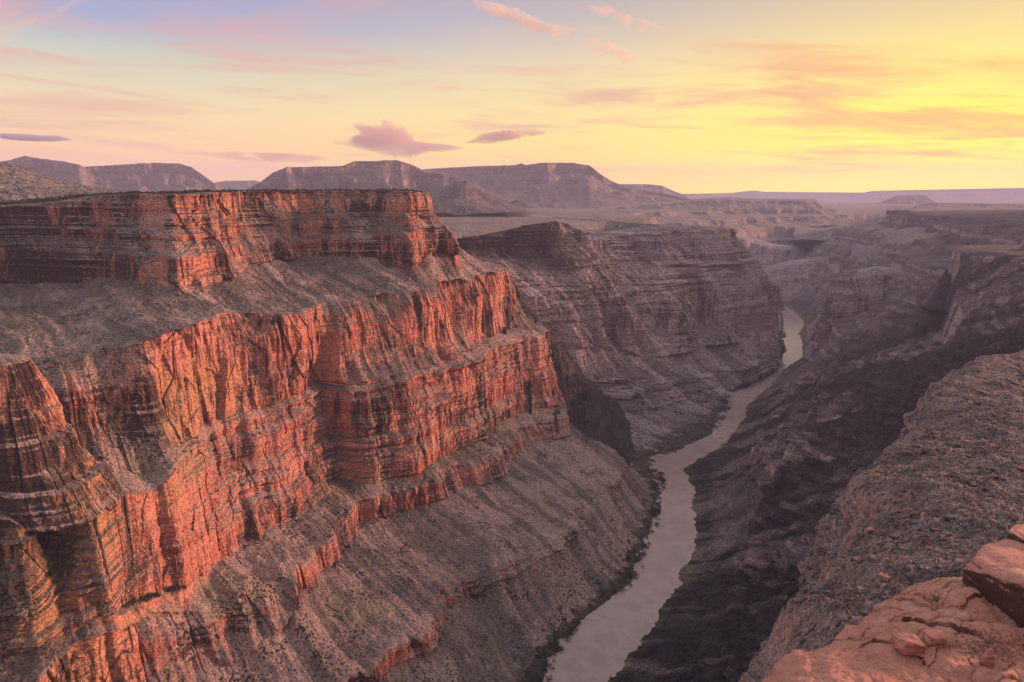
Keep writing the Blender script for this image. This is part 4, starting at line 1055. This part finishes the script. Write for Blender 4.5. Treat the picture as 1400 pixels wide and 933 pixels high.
# ------------------------------------------------------------------ bushes
def bush_mesh(name, mat, n, h_, w, rnd, leaf):
    V, Fc = [], []
    cl = [(rnd.gauss(0, .28) * w, rnd.gauss(0, .28) * w, h_ * rnd.uniform(.3, .8), rnd.uniform(.25, .45)) for _ in range(7)]
    for k in range(n):
        cx_, cy_, cz_, r_ = cl[k % 7]
        d_ = Vector((rnd.gauss(0, 1), rnd.gauss(0, 1), rnd.gauss(0, .8))).normalized() * r_ * rnd.uniform(.5, 1) ** .5
        c_ = Vector((cx_ + d_.x * w, cy_ + d_.y * w, max(0.05 * h_, cz_ + d_.z * h_ * .8)))
        a_ = Vector((rnd.gauss(0, 1), rnd.gauss(0, 1), rnd.gauss(0, 1))).normalized() * leaf * rnd.uniform(.6, 1.3)
        b_ = a_.cross(Vector((rnd.gauss(0, 1), rnd.gauss(0, 1), rnd.gauss(0, 1)))).normalized() * leaf * .6
        i0 = len(V); V += [c_ + a_, c_ + b_, c_ - a_, c_ - b_]; Fc.append((i0, i0 + 1, i0 + 2, i0 + 3))
    for k in range(3):
        a_ = rnd.uniform(0, 6.3); i0 = len(V); t = 0.05 * w
        ex, ey = math.cos(a_) * w * .2, math.sin(a_) * w * .2
        V += [(-t, 0, -.12 * h_), (t, 0, -.12 * h_), (0, t, -.12 * h_), (ex, ey, h_ * .55)]; Fc += [(i0, i0 + 1, i0 + 3), (i0 + 1, i0 + 2, i0 + 3), (i0 + 2, i0, i0 + 3)]
    return tri_mesh(name, V, Fc, mat, link=False)


M_JUN = plain_material('juniper_leaf', (0.05, 0.058, 0.032), 0.9, scale=0.7, col2=(0.026, 0.03, 0.02))
M_TAM = plain_material('tamarisk_leaf', (0.045, 0.06, 0.025), 0.9, scale=0.5, col2=(0.022, 0.03, 0.015))
jun = [bush_mesh('juniper_bush', M_JUN, 150, 1.0, 1.15, rs, 0.13) for _ in range(5)]
tam = [bush_mesh('tamarisk_bush', M_TAM, 150, 1.0, 1.5, rs, 0.13) for _ in range(4)]
rim_w = np.array([p[:2] for p in A_])
cnt = 0; tries = 0
rimx = [q[0] for q in rimd]
while cnt < 270 and tries < 6000:
    tries += 1
    px = rs.uniform(-5, 578); d0 = float(np.interp(px, rimx, [q[2] for q in rimd])); dd = d0 + 15 + 420 * rs.random() ** 1.8
    x = (px - CX) / 1020.7 * dd
    p, nrm, nm = hit_down(x, dd)
    if nm is None or not nm.startswith('canyon_wall') or nrm.z < 0.7 or p.z < -70:
        continue
    s_ = rs.uniform(4.0, 7.6)
    put(jun[cnt % 5], 'juniper_bush', "dark green juniper bush on the flat top of the red cliff", 'bush', tuple(p), rs.uniform(0, 6.3), (s_, s_, s_ * rs.uniform(.75, 1.1)), 'junipers along the red cliff rim')
    cnt += 1
cnt = 0; tries = 0
while cnt < 26 and tries < 6000:
    tries += 1
    t = rs.random()
    p, nrm, nm = hit_px(172 + 84 * t + rs.gauss(0, 2), 826 - 24 * t + rs.gauss(0, 2.5))
    if nm is None or nrm.z < 0.2:
        continue
    s_ = rs.uniform(4.5, 8)
    put(tam[int(cnt) % 4], 'bush', 'bright green bush in the damp row at the lower left cliff foot', 'bush', tuple(p), rs.uniform(0, 6.3), s_, 'green bushes in a row at the cliff foot')
    cnt += 1
cnt = 0; tries = 0
while cnt < 150 and tries < 6000:
    tries += 1
    k = rs.randrange(3, 14); t = rs.random()
    a_, b_ = RL[k], RL[k + 1]
    tx, ty = (b_ - a_) / np.hypot(*(b_ - a_))
    off = 4 + 46 * rs.random() ** 1.7
    x, y = a_[0] + (b_ - a_)[0] * t - ty * off, a_[1] + (b_ - a_)[1] * t + tx * off
    p, nrm, nm = hit_down(x, y, 200)
    if nm is None or p.z < -900.5 or p.z > -860:
        continue
    s_ = rs.uniform(4, 9)
    put(tam[int(cnt) % 4], 'tamarisk_bush', 'dark green tamarisk bush on the left bank of the muddy river', 'bush', tuple(p), rs.uniform(0, 6.3), s_, 'bushes along the left river bank')
    cnt += 1
# low scrub over the plateau and the hill behind it, far too much to count
V, Fc = [], []
for _ in range(9000):
    px = rs.uniform(-20, 578); d0 = float(np.interp(px, rimx, [q[2] for q in rimd])); dd = d0 + 8 + 1500 * rs.random() ** 1.5
    x = (px - CX) / 1020.7 * dd
    p, nrm, nm = hit_down(x, dd)
    if nm is None or nrm.z < 0.6 or p.z < -70 or not (nm.startswith('canyon_wall') or nm.startswith('hill')):
        continue
    s_ = rs.uniform(1.3, 3.2)
    for k in range(5):
        a_ = Vector((rs.gauss(0, 1), rs.gauss(0, 1), rs.gauss(0, 1))).normalized() * s_ * .7
        b_ = a_.cross(Vector((rs.gauss(0, 1), rs.gauss(0, 1), rs.gauss(0, 1)))).normalized() * s_ * .5
        c_ = p + Vector((rs.gauss(0, .5) * s_, rs.gauss(0, .5) * s_, s_ * rs.uniform(.2, .8)))
        i0 = len(V); V += [c_ + a_, c_ + b_, c_ - a_, c_ - b_]; Fc.append((i0, i0 + 1, i0 + 2, i0 + 3))
sc_ = tri_mesh('scrub', V, Fc, M_JUN); sc_['kind'] = 'stuff'; sc_['label'] = 'low grey green scrub covering the plateau'

# ------------------------------------------------------------------ clouds, far beyond the haze
def cloud(label, cx_, cy_, outline, d, depth, dens, col, seed, group=None, name='cloud'):
    ang = np.array([math.atan2(-(y - cy_), x - cx_) for x, y in outline]); rad = np.array([math.hypot(x - cx_, y - cy_) for x, y in outline])
    o = np.argsort(ang); ang, rad = ang[o], rad[o]
    A = 220; R = 22
    th = np.linspace(-math.pi, math.pi, A, endpoint=False)
    # straight sides between the outline's corners
    ex = np.array([x - cx_ for x, y in outline])[o]; ey = np.array([-(y - cy_) for x, y in outline])[o]
    rr = np.zeros(A)
    for k in range(A):
        c_, s_ = math.cos(th[k]), math.sin(th[k]); best = 0
        for a1 in range(len(ex)):
            x1, y1, x2, y2 = ex[a1], ey[a1], ex[(a1 + 1) % len(ex)], ey[(a1 + 1) % len(ex)]
            den = c_ * (y2 - y1) - s_ * (x2 - x1)
            if abs(den) < 1e-9: continue
            t = (x1 * (y2 - y1) - y1 * (x2 - x1)) / den; u = (x1 * s_ - y1 * c_) / den
            if t > 0 and -1e-6 <= u <= 1 + 1e-6: best = max(best, t)
        rr[k] = best
    rr = rr * (1 + 0.3 * fbm(np.cos(th) * 3.5, np.sin(th) * 3.5, seed * 1.7, 5, 0.65, seed=seed))
    V, Fc = [], []
    c0 = at_d(cx_, cy_, d); ppm = d / 1000.0
    for side in (1, -1):
        for j in range(R):
            q = j / (R - 1)
            for k in range(A):
                x, y = rr[k] * q * math.cos(th[k]) * ppm, rr[k] * q * math.sin(th[k]) * ppm
                tk = (1 - q * q) ** 0.75 * (0.65 + 0.8 * float(vn(x / depth * 2.2, y / depth * 4.0, side * 3.3, seed)) + (1.1 * float(fbm(x / depth * 6 + y / depth * 3, y / depth * 9 - x / depth * 2, 0, 4, 0.6, seed=seed + 2)) - 0.15 if 'wisp' in label else 0.7 * float(fbm(x / depth * 4, y / depth * 9, 0, 4, 0.6, seed=seed + 2))))
                V.append((x, -side * max(tk, 0) * depth * 0.5, y))
    V = np.array(V)
    n_ = R * A
    for si in (0, 1):
        for j in range(R - 1):
            for k in range(A):
                a1, b1 = si * n_ + j * A + k, si * n_ + j * A + (k + 1) % A
                c1_, d1 = a1 + A, b1 + A
                Fc.append((a1, b1, d1, c1_) if si else (a1, c1_, d1, b1))
    m = bpy.data.materials.new('cloud_vapour'); m.use_nodes = True
    T = NT(m.node_tree)
    v = T.n('ShaderNodeVolumePrincipled'); v.inputs['Color'].default_value = (*col, 1); v.inputs['Density'].default_value = dens
    v.inputs['Anisotropy'].default_value = 0.1
    T.l(v.outputs[0], T.n('ShaderNodeOutputMaterial').inputs['Volume'])
    me = bpy.data.meshes.new(name); me.from_pydata([tuple(q) for q in V], [], Fc); 
    bm = bmesh.new(); bm.from_mesh(me); bmesh.ops.remove_doubles(bm, verts=bm.verts[:], dist=0.5); bmesh.ops.recalc_face_normals(bm, faces=bm.faces[:]); bm.to_mesh(me); bm.free()
    me.materials.append(m)
    o = put(me, name, label, 'cloud', tuple(c0))
    if group: o['group'] = group
    return o


cloud('large mauve and pink cloud low over the mesas, with a swept left tip', 545, 194, [(448, 196), (478, 186), (494, 181), (484, 171), (510, 170), (530, 169), (552, 172), (556, 182), (566, 188), (570, 194), (610, 197), (640, 202), (612, 208), (560, 213), (528, 214), (500, 206), (480, 201)], 52000, 4500, 0.00055, (0.72, 0.45, 0.5), 3)
cloud('thin mauve cloud sliver just right of the large pink cloud', 690, 188, [(630, 196), (655, 184), (690, 179), (730, 179), (757, 181), (735, 186), (700, 192), (660, 198)], 52000, 3000, 0.0008, (0.7, 0.42, 0.46), 5)
cloud('small slate grey cloud at the far left of the sky', 42, 188, [(-10, 186), (0, 183), (40, 184), (78, 186), (94, 191), (70, 194), (30, 193), (0, 190)], 52000, 2500, 0.0016, (0.5, 0.44, 0.58), 7)
cloud('faint long pink cloud above the left mesas', 345, 212, [(243, 209), (290, 207), (350, 208), (420, 211), (455, 217), (430, 224), (360, 222), (300, 216)], 52000, 2500, 0.0006, (0.85, 0.5, 0.47), 9)
cloud('leftmost of three pale peach wisps at the top of the sky', 712, 24, [(638, -6), (660, 2), (700, 12), (740, 28), (782, 38), (776, 50), (745, 46), (705, 32), (665, 20)], 52000, 3000, 0.00055, (1.0, 0.8, 0.66), 11)
cloud('highest peach wisp, slanting down to the right at the top of the sky', 865, 27, [(802, 8), (830, 14), (870, 26), (905, 36), (925, 46), (900, 46), (862, 38), (825, 26)], 52000, 3000, 0.00055, (1.0, 0.8, 0.66), 13)
cloud('short peach wisp below and between the other two high wisps', 836, 70, [(796, 54), (815, 52), (845, 66), (878, 80), (860, 86), (828, 76), (800, 66)], 52000, 3000, 0.00055, (1.0, 0.8, 0.66), 15)

# ------------------------------------------------------------------ the air
hz = bpy.data.materials.new('haze'); hz.use_nodes = True
T = NT(hz.node_tree)
v = T.n('ShaderNodeVolumePrincipled'); v.inputs['Color'].default_value = (0.72, 0.73, 1.0, 1); v.inputs['Density'].default_value = HAZE_DENSITY
v.inputs['Anisotropy'].default_value = 0.0
T.l(v.outputs[0], T.n('ShaderNodeOutputMaterial').inputs['Volume'])
bm = bmesh.new(); bmesh.ops.create_cube(bm, size=1.0)
me = bpy.data.meshes.new('haze'); bm.to_mesh(me); bm.free(); me.materials.append(hz)
o = bpy.data.objects.new('haze', me); COL.objects.link(o)
o.scale = (86000, 50000, 2450); o.location = (0, 21500, 125); o['kind'] = 'stuff'
